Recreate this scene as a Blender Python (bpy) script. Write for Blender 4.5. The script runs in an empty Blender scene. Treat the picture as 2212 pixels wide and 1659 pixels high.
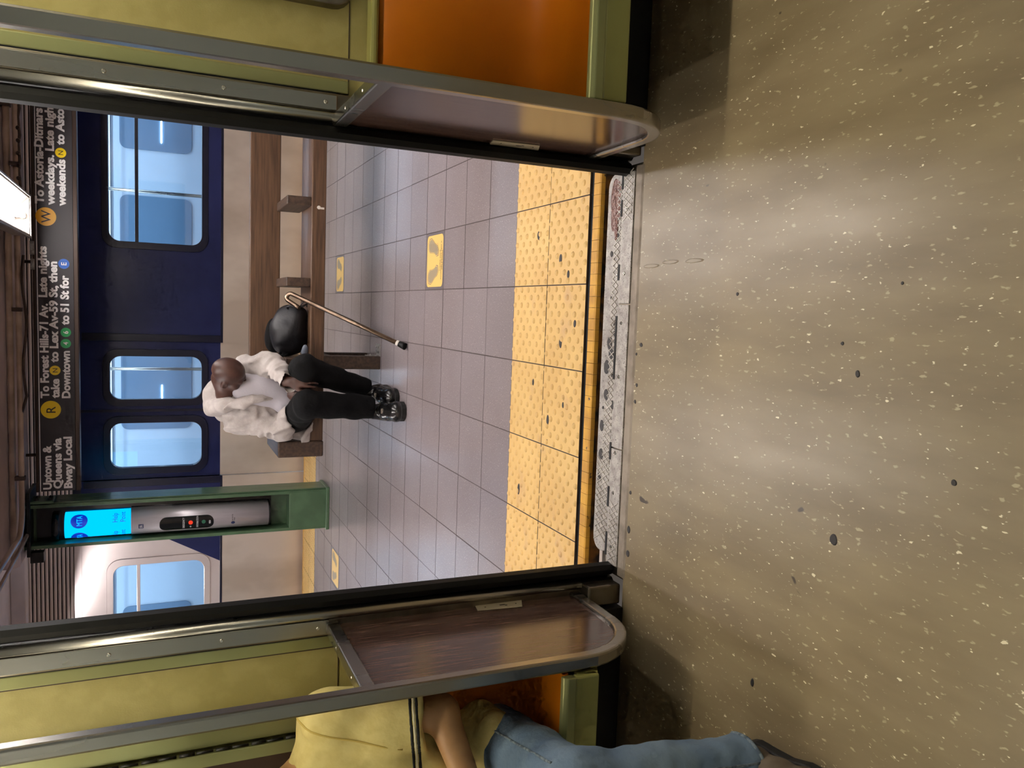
import bpy, bmesh, math, random
import numpy as np
from mathutils import Matrix, Vector
random.seed(7)
SC = bpy.context.scene
COL = SC.collection
# ------------------------------------------------------------------ camera
F_PX = 1737.0                                   # focal length in pixels of a 2212 x 1659 picture
PITCH, YAW, ROLL = 0.4175, 0.096403, -0.003251  # looking down, a little to the left
cam = bpy.data.cameras.new('camera'); cam.sensor_fit = 'HORIZONTAL'; cam.sensor_width = 36.0
cam.lens = F_PX * 36.0 / 2212.0; cam.clip_start = 0.05; cam.clip_end = 100
camo = bpy.data.objects.new('camera', cam); COL.objects.link(camo); SC.camera = camo
cy, sy, cp, sp, cr, sr = math.cos(YAW), math.sin(YAW), math.cos(PITCH), math.sin(PITCH), math.cos(ROLL), math.sin(ROLL)
_r = Vector((cy, sy, 0)); _f = Vector((-sy, cy, 0)); _u = Vector((0, 0, 1))
_fw = _f * cp - _u * sp; _up = _u * cp + _f * sp
_r3 = _r * cr + _up * sr; _u3 = _up * cr - _r * sr
_m = Matrix((-_u3, _r3, -_fw)).transposed()     # the photograph was taken with the phone turned on its side
camo.matrix_world = Matrix.Translation((0, 0, 1.3671)) @ _m.to_4x4()
# ------------------------------------------------------------------ world, exposure
W = bpy.data.worlds.new('world'); SC.world = W; W.use_nodes = True
W.node_tree.nodes['Background'].inputs[0].default_value = (0.76, 0.76, 0.78, 1)
W.node_tree.nodes['Background'].inputs[1].default_value = 0.12
SC.view_settings.view_transform = 'Standard'; SC.view_settings.look = 'None'
SC.view_settings.exposure = 0.7; SC.view_settings.gamma = 1.0; SC.view_settings.use_curve_mapping = False
SC.cycles.use_denoising = True; SC.cycles.max_bounces = 4; SC.cycles.diffuse_bounces = 3; SC.cycles.glossy_bounces = 3; SC.cycles.transmission_bounces = 4; SC.cycles.transparent_max_bounces = 6
SC.cycles.sample_clamp_indirect = 4.0; SC.cycles.use_light_tree = False; SC.cycles.use_adaptive_sampling = True; SC.cycles.adaptive_threshold = 0.045; SC.cycles.adaptive_min_samples = 12
TUBE_PLATFORM, TUBE_CAR, TUBE_FAR = 60.0, 30.0, 20.0    # how strongly the fluorescent tubes glow

# ------------------------------------------------------------------ materials
def srgb(r, g, b):
    f = lambda c: (c / 255 / 12.92) if c / 255 <= .04045 else ((c / 255 + .055) / 1.055) ** 2.4
    return (f(r), f(g), f(b), 1.0)
MATS = {}
def mat(name, col, rough=.5, metal=0., col2=None, nscale=8., stretch=(1, 1, 1), lo=.4, hi=.6, detail=4., spec=.5,
        bump=None, coat=0., emit=None, estr=0., rvar=0., ovar=0., coords='Object', trans=0., aniso=0., specks=None):
    m = bpy.data.materials.new(name); m.use_nodes = True; nt = m.node_tree; N = nt.nodes; L = nt.links
    b = N['Principled BSDF']
    b.inputs['Base Color'].default_value = col; b.inputs['Roughness'].default_value = rough
    b.inputs['Metallic'].default_value = metal; b.inputs['Specular IOR Level'].default_value = spec
    b.inputs['Coat Weight'].default_value = coat; b.inputs['Coat Roughness'].default_value = .08
    if trans: b.inputs['Transmission Weight'].default_value = trans
    if aniso: b.inputs['Anisotropic'].default_value = aniso
    if emit:
        b.inputs['Emission Color'].default_value = emit; b.inputs['Emission Strength'].default_value = estr
    tc = N.new('ShaderNodeNewGeometry' if coords == 'Position' else 'ShaderNodeTexCoord'); mp = N.new('ShaderNodeMapping'); L.new(tc.outputs[coords], mp.inputs[0])
    mp.inputs['Scale'].default_value = stretch
    out = None
    if col2:
        n = N.new('ShaderNodeTexNoise'); n.inputs['Scale'].default_value = nscale; n.inputs['Detail'].default_value = detail
        L.new(mp.outputs[0], n.inputs['Vector'])
        cr_ = N.new('ShaderNodeValToRGB'); cr_.color_ramp.elements[0].position = lo; cr_.color_ramp.elements[1].position = hi
        cr_.color_ramp.elements[0].color = col; cr_.color_ramp.elements[1].color = col2
        L.new(n.outputs['Fac'], cr_.inputs[0]); out = cr_.outputs[0]
        if rvar:
            mr = N.new('ShaderNodeMapRange'); mr.inputs['To Min'].default_value = rough - rvar; mr.inputs['To Max'].default_value = rough + rvar
            L.new(n.outputs['Fac'], mr.inputs[0]); L.new(mr.outputs[0], b.inputs['Roughness'])
    for sk in (specks or ()):       # (colour, noise scale, threshold, stretch, width of the edge)
        mp2 = N.new('ShaderNodeMapping'); L.new(tc.outputs[coords], mp2.inputs[0]); mp2.inputs['Scale'].default_value = sk[3]
        n2 = N.new('ShaderNodeTexNoise'); n2.inputs['Scale'].default_value = sk[1]; n2.inputs['Detail'].default_value = 2.
        L.new(mp2.outputs[0], n2.inputs['Vector'])
        mr = N.new('ShaderNodeMapRange'); mr.inputs['From Min'].default_value = sk[2]; mr.inputs['From Max'].default_value = sk[2] + sk[4]
        L.new(n2.outputs['Fac'], mr.inputs[0])
        mx = N.new('ShaderNodeMixRGB'); mx.inputs[2].default_value = sk[0]; L.new(mr.outputs[0], mx.inputs[0])
        if out: L.new(out, mx.inputs[1])
        else: mx.inputs[1].default_value = col
        out = mx.outputs[0]
    if ovar:
        oi = N.new('ShaderNodeObjectInfo'); hs = N.new('ShaderNodeHueSaturation')
        mr = N.new('ShaderNodeMapRange'); mr.inputs['To Min'].default_value = 1 - ovar; mr.inputs['To Max'].default_value = 1 + ovar
        L.new(oi.outputs['Random'], mr.inputs[0]); L.new(mr.outputs[0], hs.inputs['Value'])
        if out: L.new(out, hs.inputs['Color'])
        else: hs.inputs['Color'].default_value = col
        out = hs.outputs[0]
    if out: L.new(out, b.inputs['Base Color'])
    if bump:
        n3 = N.new('ShaderNodeTexNoise'); n3.inputs['Scale'].default_value = bump[0]; n3.inputs['Detail'].default_value = 3.
        mp3 = N.new('ShaderNodeMapping'); L.new(tc.outputs[coords], mp3.inputs[0]); mp3.inputs['Scale'].default_value = bump[2] if len(bump) > 2 else (1, 1, 1)
        L.new(mp3.outputs[0], n3.inputs['Vector'])
        bp = N.new('ShaderNodeBump'); bp.inputs['Strength'].default_value = bump[1]; bp.inputs['Distance'].default_value = .01
        L.new(n3.outputs['Fac'], bp.inputs['Height']); L.new(bp.outputs[0], b.inputs['Normal'])
    MATS[name] = m
    return m
def glow(name, col, s):
    m = bpy.data.materials.new(name); m.use_nodes = True; nt = m.node_tree; nt.nodes.clear()
    e = nt.nodes.new('ShaderNodeEmission'); e.inputs[0].default_value = col; e.inputs[1].default_value = s
    o = nt.nodes.new('ShaderNodeOutputMaterial'); nt.links.new(e.outputs[0], o.inputs[0]); MATS[name] = m; return m
def pane(name, tint, gloss=.10):
    m = bpy.data.materials.new(name); m.use_nodes = True; nt = m.node_tree; nt.nodes.clear()
    t = nt.nodes.new('ShaderNodeBsdfTransparent'); t.inputs[0].default_value = tint
    g = nt.nodes.new('ShaderNodeBsdfGlossy'); g.inputs['Roughness'].default_value = .03
    mx = nt.nodes.new('ShaderNodeMixShader'); mx.inputs[0].default_value = gloss
    o = nt.nodes.new('ShaderNodeOutputMaterial')
    nt.links.new(t.outputs[0], mx.inputs[1]); nt.links.new(g.outputs[0], mx.inputs[2]); nt.links.new(mx.outputs[0], o.inputs[0])
    MATS[name] = m; return m

mat('car_floor', srgb(142, 126, 98), .36, col2=srgb(122, 106, 80), nscale=5, stretch=(2.2, .55, 1), lo=.35, hi=.68, rvar=.10, spec=.5,
    specks=[(srgb(176, 162, 130), 50, .64, (2.0, .8, 1), .06), (srgb(232, 222, 194), 58, .70, (1.8, .85, 1), .03), (srgb(64, 52, 40), 13, .75, (1.2, .8, 1), .02)],
    bump=(14, .10, (1.5, .6, 1)))
mat('olive', srgb(152, 140, 84), .38, col2=srgb(160, 148, 92), nscale=16, lo=.45, hi=.6, bump=(220, .05), spec=.45)
mat('sage_steel', srgb(150, 152, 104), .34, .55, col2=srgb(140, 138, 92), nscale=3)
mat('sage_paint', srgb(146, 144, 84), .32, col2=srgb(136, 132, 74), nscale=5)
mat('steel', srgb(170, 166, 158), .27, 1.0, col2=srgb(154, 150, 142), nscale=6, stretch=(1, 1, .15), rvar=.05)
mat('dull_steel', srgb(140, 132, 118), .38, 1.0, col2=srgb(118, 108, 94), nscale=9, rvar=.08)
mat('rubber', srgb(5, 5, 5), .5, col2=srgb(8, 7, 7), nscale=12, spec=.25)
mat('black_metal', srgb(20, 18, 16), .45, .2)
mat('laminate', srgb(60, 43, 38), .17, col2=srgb(96, 73, 64), nscale=8, stretch=(1, 20, 1.0), lo=.38, hi=.72, spec=.62)
mat('orange', srgb(200, 112, 16), .34, col2=srgb(192, 104, 14), nscale=4, bump=(260, .04), spec=.5)
mat('dark_wood', srgb(52, 32, 20), .4, col2=srgb(72, 46, 26), nscale=6, stretch=(1, 1, .12))
mat('sill_worn', srgb(118, 106, 92), .5, .35, col2=srgb(140, 128, 114), nscale=16, bump=(40, .3))
mat('sill_metal', srgb(176, 170, 164), .42, .4, col2=srgb(140, 134, 128), nscale=40, lo=.35, hi=.65,
    specks=[(srgb(84, 80, 76), 190, .60, (1, 1, 1), .08)], bump=(150, .15))
mat('sill_tread', srgb(196, 190, 182), .40, .35, col2=srgb(160, 150, 138), nscale=14, lo=.4, hi=.7, specks=[(srgb(112, 98, 84), 60, .66, (1, 1, 1), .08)])
mat('rust', srgb(104, 62, 50), .22, col2=srgb(140, 104, 92), nscale=46, lo=.5, hi=.66, bump=(70, .8), spec=.8)
mat('gum', srgb(40, 36, 37), .6)
mat('plate_metal', srgb(176, 164, 140), .4, .3)
mat('screw', srgb(206, 200, 188), .25, 1.)
mat('tile', srgb(139, 130, 133), .27, col2=srgb(126, 115, 115), nscale=1.6, lo=.2, hi=.8, detail=2., spec=.5, ovar=.035, coords='Position',
    specks=[(srgb(176, 168, 166), 170, .64, (1, 1, 1), .05), (srgb(104, 94, 92), 150, .66, (1, 1, 1), .05)])
mat('grout', srgb(66, 56, 54), .9)
mat('tactile', srgb(226, 188, 118), .5, col2=srgb(216, 176, 108), nscale=5, lo=.35, hi=.65, ovar=.03, coords='Position',
    specks=[(srgb(196, 158, 118), 6, .60, (1, 1, 1), .25), (srgb(86, 72, 60), 30, .76, (1, 1, 1), .02)])
mat('edge_board', srgb(214, 160, 52), .5, col2=srgb(190, 138, 44), nscale=12, specks=[(srgb(90, 64, 34), 40, .7, (1, 1, 1), .04)])
mat('edge_face', srgb(120, 76, 18), .8, col2=srgb(26, 18, 10), nscale=14, lo=.38, hi=.55)
mat('pit', srgb(16, 14, 13), .9)
mat('bench_wood', srgb(98, 72, 52), .42, col2=srgb(68, 48, 35), nscale=7, stretch=(.5, 9, 9), lo=.36, hi=.68, bump=(30, .1, (.4, 7, 7)))
mat('bench_end', srgb(76, 58, 46), .5, col2=srgb(56, 42, 34), nscale=9, stretch=(6, .6, 6))
mat('galvanised', srgb(170, 168, 166), .35, .45, col2=srgb(126, 122, 120), nscale=40)
mat('column_green', srgb(72, 102, 72), .34, col2=srgb(62, 90, 62), nscale=6, spec=.6, coat=.2)
mat('column_dark', srgb(34, 52, 36), .45)
mat('sign_black', srgb(50, 46, 50), .5)
mat('letter_white', srgb(252, 250, 248), .5)
mat('frame_brown', srgb(66, 52, 44), .4, .4)
mat('bullet_yellow', srgb(250, 214, 10), .4); mat('bullet_amber', srgb(250, 182, 24), .4)
mat('bullet_green', srgb(34, 168, 92), .4); mat('bullet_blue', srgb(30, 100, 200), .4); mat('ink', srgb(30, 26, 28), .5)
mat('ceiling_paint', srgb(150, 134, 128), .35, col2=srgb(126, 108, 102), nscale=2, stretch=(1, 6, 6))
mat('ceiling_pale', srgb(226, 216, 218), .5, col2=srgb(204, 192, 194), nscale=2.)
mat('flute_metal', srgb(238, 222, 214), .3, .25)
mat('beam_paint', srgb(172, 154, 152), .30, col2=srgb(150, 132, 128), nscale=2, stretch=(1, 5, 5), spec=.6)
mat('pipe_paint', srgb(172, 150, 132), .3, col2=srgb(142, 120, 102), nscale=5)
mat('housing', srgb(150, 138, 128), .45, .2)
mat('reflector', srgb(150, 142, 134), .5)
mat('navy_reflection', srgb(42, 49, 98), .25, col2=srgb(32, 38, 80), nscale=.8, spec=.3)  # dark reflection in the train's steel, put into the base colour
mat('navy_dark', srgb(20, 21, 44), .3, spec=.4)
mat('train_steel', srgb(240, 228, 216), .30, .6, col2=srgb(214, 200, 186), nscale=1.2, stretch=(1.6, 1, 1), rvar=.05)
mat('train_lit_steel', srgb(240, 228, 226), .25, .45, col2=srgb(228, 214, 212), nscale=1.4, stretch=(1, 1, 1))  # train steel with its bright reflection put into the colour
mat('train_inside', srgb(176, 190, 204), .5); mat('train_seat', srgb(90, 112, 130), .5); mat('far_glass', srgb(96, 122, 146), .2); mat('train_floor', srgb(110, 112, 116), .4)
mat('silver', srgb(196, 190, 194), .34, .45, col2=srgb(186, 180, 184), nscale=30, stretch=(1, 1, .1))
mat('gloss_black', srgb(12, 11, 12), .15)
mat('red_button', srgb(226, 60, 34), .3, emit=srgb(226, 50, 24), estr=.35); mat('green_button', srgb(44, 98, 74), .3)
mat('label_grey', srgb(168, 166, 166), .5); mat('logo_blue', srgb(18, 50, 140), .4); mat('logo_navy', srgb(30, 40, 80), .5)
glow('help_blue', srgb(0, 176, 255), 1.0); mat('help_ink', srgb(8, 60, 190), .4, emit=srgb(4, 46, 170), estr=.6)
glow('tube_platform', (1.0, .95, .93, 1), TUBE_PLATFORM); glow('tube_car', (1.0, .92, .72, 1), TUBE_CAR)
glow('tube_far', (.72, .88, 1.0, 1), TUBE_FAR)
pane('train_glass', (.86, .93, 1, 1), .10); pane('car_glass', (.25, .27, .25, 1), .12)
mat('clear_plastic', srgb(190, 200, 220), .15, trans=.6)
mat('sticker_yellow', srgb(230, 190, 106), .45); mat('sticker_grey', srgb(150, 134, 108), .5); mat('sticker_border', srgb(92, 84, 88), .5)
mat('fabric_black', srgb(6, 6, 7), .85, spec=.2, col2=srgb(9, 9, 11), nscale=10, bump=(60, .25)); mat('bag_black', srgb(14, 14, 18), .5, col2=srgb(22, 22, 28), nscale=7, bump=(25, .3))
mat('cane_metal', srgb(126, 108, 92), .28, 1., col2=srgb(104, 88, 74), nscale=20); mat('white_plastic', srgb(214, 206, 196), .4)
mat('skin_dark', srgb(74, 48, 40), .44, col2=srgb(62, 40, 33), nscale=18, spec=.45); mat('skin_light', srgb(186, 142, 96), .5, col2=srgb(172, 128, 86), nscale=14)
mat('hoodie', srgb(178, 170, 165), .85, col2=srgb(168, 159, 154), nscale=30, bump=(120, .12)); mat('tee', srgb(176, 170, 176), .8, bump=(40, .15))
mat('shoe_black', srgb(18, 17, 17), .26, coat=.3, bump=(30, .15)); mat('sole', srgb(20, 19, 18), .6)
mat('shirt_yellow', srgb(222, 204, 134), .85, col2=srgb(214, 195, 124), nscale=30, bump=(90, .1)); mat('seam', srgb(196, 170, 88), .8)
mat('shirt_black', srgb(22, 22, 24), .8); mat('shirt_white', srgb(222, 212, 180), .8)
mat('denim', srgb(80, 102, 130), .85, col2=srgb(116, 136, 154), nscale=6, lo=.35, hi=.7, bump=(90, .25))
mat('denim_seam', srgb(122, 136, 146), .85, col2=srgb(70, 84, 100), nscale=60); mat('shoe_brown', srgb(84, 72, 58), .7, col2=srgb(104, 92, 76), nscale=16); mat('shoe_tan', srgb(132, 118, 98), .7)
mat('hair', srgb(34, 26, 20), .6)

# ------------------------------------------------------------------ mesh building
class G:
    def __init__(s): s.v = []; s.f = []; s.sm = []
    def add(s, v, f, smooth=False):
        o = len(s.v); s.v += [tuple(p) for p in v]; s.f += [tuple(i + o for i in q) for q in f]; s.sm += [smooth] * len(f); return s
    def box(s, x0, x1, y0, y1, z0, z1):
        v = [(x0, y0, z0), (x1, y0, z0), (x1, y1, z0), (x0, y1, z0), (x0, y0, z1), (x1, y0, z1), (x1, y1, z1), (x0, y1, z1)]
        return s.add(v, [(3, 2, 1, 0), (4, 5, 6, 7), (0, 1, 5, 4), (1, 2, 6, 5), (2, 3, 7, 6), (3, 0, 4, 7)])
    def prism(s, poly, axis, a, b, smooth=False):
        # poly: list of 2D points; axis x: (y,z); y: (x,z); z: (x,y)
        def P(p, t): return (t, p[0], p[1]) if axis == 'x' else ((p[0], t, p[1]) if axis == 'y' else (p[0], p[1], t))
        n = len(poly)
        s.add([P(p, a) for p in poly] + [P(p, b) for p in poly], [(i, (i + 1) % n, n + (i + 1) % n, n + i) for i in range(n)], smooth)
        o = len(s.v) - 2 * n
        s.f += [tuple(o + i for i in reversed(range(n))), tuple(o + n + i for i in range(n))]; s.sm += [False, False]; return s
    def ring(s, outer, inner, axis, a, b):
        def P(p, t): return (t, p[0], p[1]) if axis == 'x' else ((p[0], t, p[1]) if axis == 'y' else (p[0], p[1], t))
        n = len(outer); v = [P(p, a) for p in outer] + [P(p, a) for p in inner] + [P(p, b) for p in outer] + [P(p, b) for p in inner]
        f = []
        for i in range(n):
            j = (i + 1) % n
            f += [(i, j, n + j, n + i), (2*n + i, 3*n + i, 3*n + j, 2*n + j), (i, 2*n + i, 2*n + j, j), (n + i, n + j, 3*n + j, 3*n + i)]
        return s.add(v, f)
    def tube(s, path, r, n=10, caps=True, smooth=True):
        path = [Vector(p) for p in path]; rr = r if isinstance(r, (list, tuple)) else [r] * len(path)
        rings = []; t0 = (path[1] - path[0]).normalized()
        a = t0.cross(Vector((0, 0, 1)) if abs(t0.z) < .9 else Vector((1, 0, 0))).normalized()
        for i, p in enumerate(path):
            t = (path[min(i + 1, len(path) - 1)] - path[max(i - 1, 0)]).normalized()
            a = (a - t * a.dot(t)).normalized(); b = t.cross(a)
            rings.append([p + (a * math.cos(2*math.pi*k/n) + b * math.sin(2*math.pi*k/n)) * rr[i] for k in range(n)])
        v = [q for R in rings for q in R]; f = []
        for i in range(len(path) - 1):
            for k in range(n): f.append((i*n + k, i*n + (k+1) % n, (i+1)*n + (k+1) % n, (i+1)*n + k))
        s.add(v, f, smooth)
        if caps:
            o = len(s.v) - len(v); s.f += [tuple(o + k for k in reversed(range(n))), tuple(o + (len(path)-1)*n + k for k in range(n))]; s.sm += [False, False]
        return s
    def rail(s, path, w, t, x):
        # square tube swept along a path of (y, z) points in the plane X = x; w across X, t in the plane
        n = len(path); v = []; f = []
        for i, p in enumerate(path):
            a = path[max(i-1, 0)]; b = path[min(i+1, n-1)]; d = Vector((b[0]-a[0], b[1]-a[1])).normalized(); nn = Vector((-d.y, d.x))
            for (sx, st) in ((-1, -1), (1, -1), (1, 1), (-1, 1)):
                v.append((x + sx*w/2, p[0] + nn.x*st*t/2, p[1] + nn.y*st*t/2))
        for i in range(n - 1):
            for k in range(4): f.append((i*4+k, i*4+(k+1) % 4, (i+1)*4+(k+1) % 4, (i+1)*4+k))
        f += [(3, 2, 1, 0), tuple((n-1)*4 + k for k in range(4))]
        return s.add(v, f)
    def disc(s, c, r, axis, h, n=16, top=1.0):
        p0 = [(r*math.cos(2*math.pi*k/n), r*math.sin(2*math.pi*k/n)) for k in range(n)]
        def P(p, t): return (c[0]+t, c[1]+p[0], c[2]+p[1]) if axis == 'x' else ((c[0]+p[0], c[1]+t, c[2]+p[1]) if axis == 'y' else (c[0]+p[0], c[1]+p[1], c[2]+t))
        v = [P(p, 0) for p in p0] + [P((p[0]*top, p[1]*top), h) for p in p0]
        return s.add(v, [(i, (i+1) % n, n+(i+1) % n, n+i) for i in range(n)] + [tuple(reversed(range(n))), tuple(range(n, 2*n))])
    def mesh(s, name):
        m = bpy.data.meshes.new(name); m.from_pydata(s.v, [], s.f)
        m.polygons.foreach_set('use_smooth', s.sm); m.update()
        bm = bmesh.new(); bm.from_mesh(m); bmesh.ops.recalc_face_normals(bm, faces=bm.faces); bm.to_mesh(m); bm.free()
        return m
def ob(name, g, material, parent=None, bevel=0, seg=2, label=None):
    m = g.mesh(name) if isinstance(g, G) else g
    o = bpy.data.objects.new(name, m); COL.objects.link(o)
    if material and not m.materials: m.materials.append(MATS[material])
    if parent: o.parent = parent
    if bevel:
        b = o.modifiers.new('bevel', 'BEVEL'); b.width = bevel; b.segments = seg; b.limit_method = 'ANGLE'; b.angle_limit = math.radians(35)
        b.harden_normals = False
    if label: o['label'] = label
    return o
def empty(name, loc=(0, 0, 0)):
    # parts are modelled in world coordinates; the thing's own origin sits at its base
    o = bpy.data.objects.new(name, None); COL.objects.link(o); o.empty_display_size = .1
    return o
def tag(o, label, cat, group=None, kind=None):
    if label: o['label'] = label
    if cat: o['category'] = cat
    if group: o['group'] = group
    if kind: o['kind'] = kind
    return o
def struct(o, label=None):
    o['kind'] = 'structure'
    if label: o['label'] = label
    return o
def inst(name, mesh, loc, parent=None, rz=0., scale=None):
    o = bpy.data.objects.new(name, mesh); COL.objects.link(o); o.location = loc; o.rotation_euler = (0, 0, rz)
    if scale: o.scale = scale
    if parent: o.parent = parent
    return o
def smooth_path(p, it=2):
    for _ in range(it):      # corner cutting
        q = [p[0]]
        for a, b in zip(p, p[1:]): q += [(a[0]*.75 + b[0]*.25, a[1]*.75 + b[1]*.25), (a[0]*.25 + b[0]*.75, a[1]*.25 + b[1]*.75)]
        p = q + [p[-1]]
    return p
def rrect(x0, x1, z0, z1, r, n=5):
    p = []
    for cx, cz, a0 in ((x1-r, z0+r, -90), (x1-r, z1-r, 0), (x0+r, z1-r, 90), (x0+r, z0+r, 180)):
        for k in range(n + 1):
            a = math.radians(a0 + 90*k/n); p.append((cx + r*math.cos(a), cz + r*math.sin(a)))
    return p
def wall_holes(g, x0, x1, z0, z1, holes, y0, y1):
    xs = sorted({x0, x1} | {h for a in holes for h in a[:2] if x0 < h < x1}); zs = sorted({z0, z1} | {h for a in holes for h in a[2:] if z0 < h < z1})
    for i in range(len(xs)-1):
        for j in range(len(zs)-1):
            cx, cz = (xs[i]+xs[i+1])/2, (zs[j]+zs[j+1])/2
            if not any(h[0] < cx < h[1] and h[2] < cz < h[3] for h in holes): g.box(xs[i], xs[i+1], y0, y1, zs[j], zs[j+1])
    return g
_dg = None
def text_mesh(body, x0, x1, z, cap, y, depth=.002, bold=.0, center=False):
    # letters standing in the plane y, reading along +X, left edge at x0, squeezed to end at x1 if given
    c = bpy.data.curves.new('lettering', 'FONT'); c.body = body; c.size = 1.0; c.extrude = 0; c.offset = bold; c.resolution_u = 3
    o = bpy.data.objects.new('lettering', c); COL.objects.link(o)
    bpy.context.view_layer.update()
    m = bpy.data.meshes.new_from_object(o.evaluated_get(bpy.context.evaluated_depsgraph_get()))
    bpy.data.objects.remove(o); bpy.data.curves.remove(c)
    n = len(m.vertices); a = np.zeros(n*3); m.vertices.foreach_get('co', a); a = a.reshape(-1, 3)
    CAP = .70
    w = a[:, 0].max() - a[:, 0].min(); s = cap / CAP
    sx = s if x1 is None else (x1 - x0) / w
    b = np.zeros_like(a); b[:, 0] = (a[:, 0] - a[:, 0].min()) * sx + (x0 if not center else x0 - w*sx/2); b[:, 1] = y; b[:, 2] = a[:, 1]*s + z
    m.vertices.foreach_set('co', b.ravel()); m.update()
    return m

def words_of(m):
    # one mesh per word of a line of lettering: cut where the gap between letters is wide
    n = len(m.vertices); a = np.zeros(n*3); m.vertices.foreach_get('co', a); a = a.reshape(-1, 3)
    fs = [tuple(p.vertices) for p in m.polygons]; iv = sorted((min(a[i, 0] for i in f), max(a[i, 0] for i in f), k) for k, f in enumerate(fs))
    gap = .30*(a[:, 2].max() - a[:, 2].min()) * .62; groups = []; hi = -1e9
    for x0, x1, k in iv:
        if x0 - hi > gap: groups.append([])
        groups[-1].append(k); hi = max(hi, x1)
    for g_ in groups:
        idx = sorted({i for k in g_ for i in fs[k]}); mp_ = {i: j for j, i in enumerate(idx)}
        w = bpy.data.meshes.new('lettering'); w.from_pydata([tuple(a[i]) for i in idx], [], [tuple(mp_[i] for i in fs[k]) for k in g_]); w.update(); yield w
# ================================================================== THE CAR WE STAND IN
ZF = .02
fl = struct(ob('floor', G().box(-4, 4, -.8, 2.108, -.06, ZF), 'car_floor'), 'tan speckled vinyl floor of the subway car')
# door sill: inner strip, outer ledge with diamond tread
sill = struct(ob('trim_1', G().box(-.83, .47, 2.108, 2.232, -.06, ZF - .004), 'dull_steel', bevel=.004), 'worn steel door sill with screws and slots')
for x0, x1 in ((-.80, -.42), (-.42, .04), (.04, .45)):
    ob('sill_strip', G().box(x0 + .002, x1 - .002, 2.150, 2.214, ZF - .004, ZF + .002), 'sill_metal', sill, bevel=.0015)
ob('sill_lip', G().prism([(2.100, ZF), (2.108, ZF + .003), (2.138, ZF + .003), (2.150, ZF - .003)], 'x', -.82, .46), 'sill_worn', sill)
led = rrect(-.775, .455, 2.214, 2.312, .045, 6)
ob('sill_ledge', G().prism([(p[0], p[1]) if p[1] > 2.23 else (p[0], 2.214) for p in led], 'z', -.05, ZF - .003), 'sill_metal', sill, bevel=.002)
tread = G()
def bar(g, p, q, w, z0, z1):
    d = Vector((q[0]-p[0], q[1]-p[1])); n = Vector((-d.y, d.x)).normalized() * w/2
    g.prism([(p[0]-n.x, p[1]-n.y), (q[0]-n.x, q[1]-n.y), (q[0]+n.x, q[1]+n.y), (p[0]+n.x, p[1]+n.y)], 'z', z0, z1)
for a, b, yA, yB in ((-.745, -.50, 2.228, 2.306), (-.50, -.30, 2.228, 2.275), (-.30, .24, 2.226, 2.262), (.24, .42, 2.226, 2.25)):
    x = a
    while x < b:
        if (x + .035) < b + .03:
            bar(tread, (x, yA), (x + (yB - yA)*.62, yB), .0026, ZF - .003, ZF - .0008); bar(tread, (x + (yB - yA)*.62, yA), (x, yB), .0026, ZF - .003, ZF - .0008)
        x += .021
for a, b in ((-.79, -.60), (.30, .45)):
    x = a
    while x < b - .02:
        bar(tread, (x, 2.158), (x + .03, 2.206), .0026, ZF + .002, ZF + .004); bar(tread, (x + .03, 2.158), (x, 2.206), .0026, ZF + .002, ZF + .004); x += .021
tr = ob('diamond_tread', tread, 'sill_tread', sill); tr['kind'] = 'stuff'
for i, (x0, x1) in enumerate(((-.775, -.70), (-.615, -.55), (-.46, -.405), (-.20, .002), (.115, .165), (.315, .365), (.40, .455))):
    ob('drain_slot', G().box(x0, x1, 2.213, 2.223, ZF - .003, ZF + .0035), 'rubber', sill)
for x, y in ((-.74, 2.187), (-.565, 2.19), (-.435, 2.19), (-.19, 2.19), (-.02, 2.19), (.135, 2.185), (.335, 2.182), (-.44, 2.232), (-.19, 2.237), (-.025, 2.236), (.13, 2.234), (.31, 2.232)):
    zt = ZF + .002 if y < 2.214 else ZF - .003
    s_ = ob('screw', G().disc((x, y, zt), .0062, 'z', .0022, 12, .8), 'screw', sill)
    ob('cross_slot', G().box(x-.004, x+.004, y-.0008, y+.0008, zt+.0022, zt+.0026).box(x-.0008, x+.0008, y-.004, y+.004, zt+.0022, zt+.0026), 'ink', s_)
def blob(r, sx, n=13, seed=0, z=.0015):
    rd = random.Random(seed); g = G(); rr = [r * rd.uniform(.72, 1.12) for _ in range(n)]
    rr = [(rr[i-1] + rr[i]*2 + rr[(i+1) % n])/4 for i in range(n)]
    p = [(rr[k]*sx*math.cos(2*math.pi*k/n), rr[k]*math.sin(2*math.pi*k/n)) for k in range(n)]
    v = [(a, b, 0) for a, b in p] + [(a*.8, b*.8, z) for a, b in p]
    return g.add(v, [(i, (i+1) % n, n+(i+1) % n, n+i) for i in range(n)] + [tuple(range(n, 2*n))])
def gum(parent, spots, z):
    for k, (x, y, r, sx) in enumerate(spots):
        o = ob('gum_spot', blob(r, sx, seed=int(abs(x*1000)) + k), 'gum', parent); o.location = (x, y, z)
gum(sill, [(-.085, 2.262, .018, 1.3), (-.118, 2.25, .016, 1.5), (-.055, 2.236, .010, 1.2), (-.165, 2.275, .02, 1.2), (-.255, 2.27, .015, 1.4), (-.285, 2.228, .009, 2.), (-.36, 2.288, .015, 1.5),
           (-.455, 2.286, .015, 1.4), (-.53, 2.29, .014, 1.3), (.255, 2.243, .012, 1.2), (.20, 2.275, .010, 1.2), (-.30, 2.285, .006, 1.), (.06, 2.265, .005, 1.)], ZF - .003)
st = ob('rusty_stain', blob(.034, 2.6, 22, 5, .002), 'rust', sill, label='rusty brown stain on the sill ledge'); st.location = (.355, 2.262, ZF - .003)
st = ob('rusty_stain', blob(.013, 4.2, 20, 9, .003), 'rust', sill); st.location = (.285, 2.252, ZF - .003)
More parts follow.
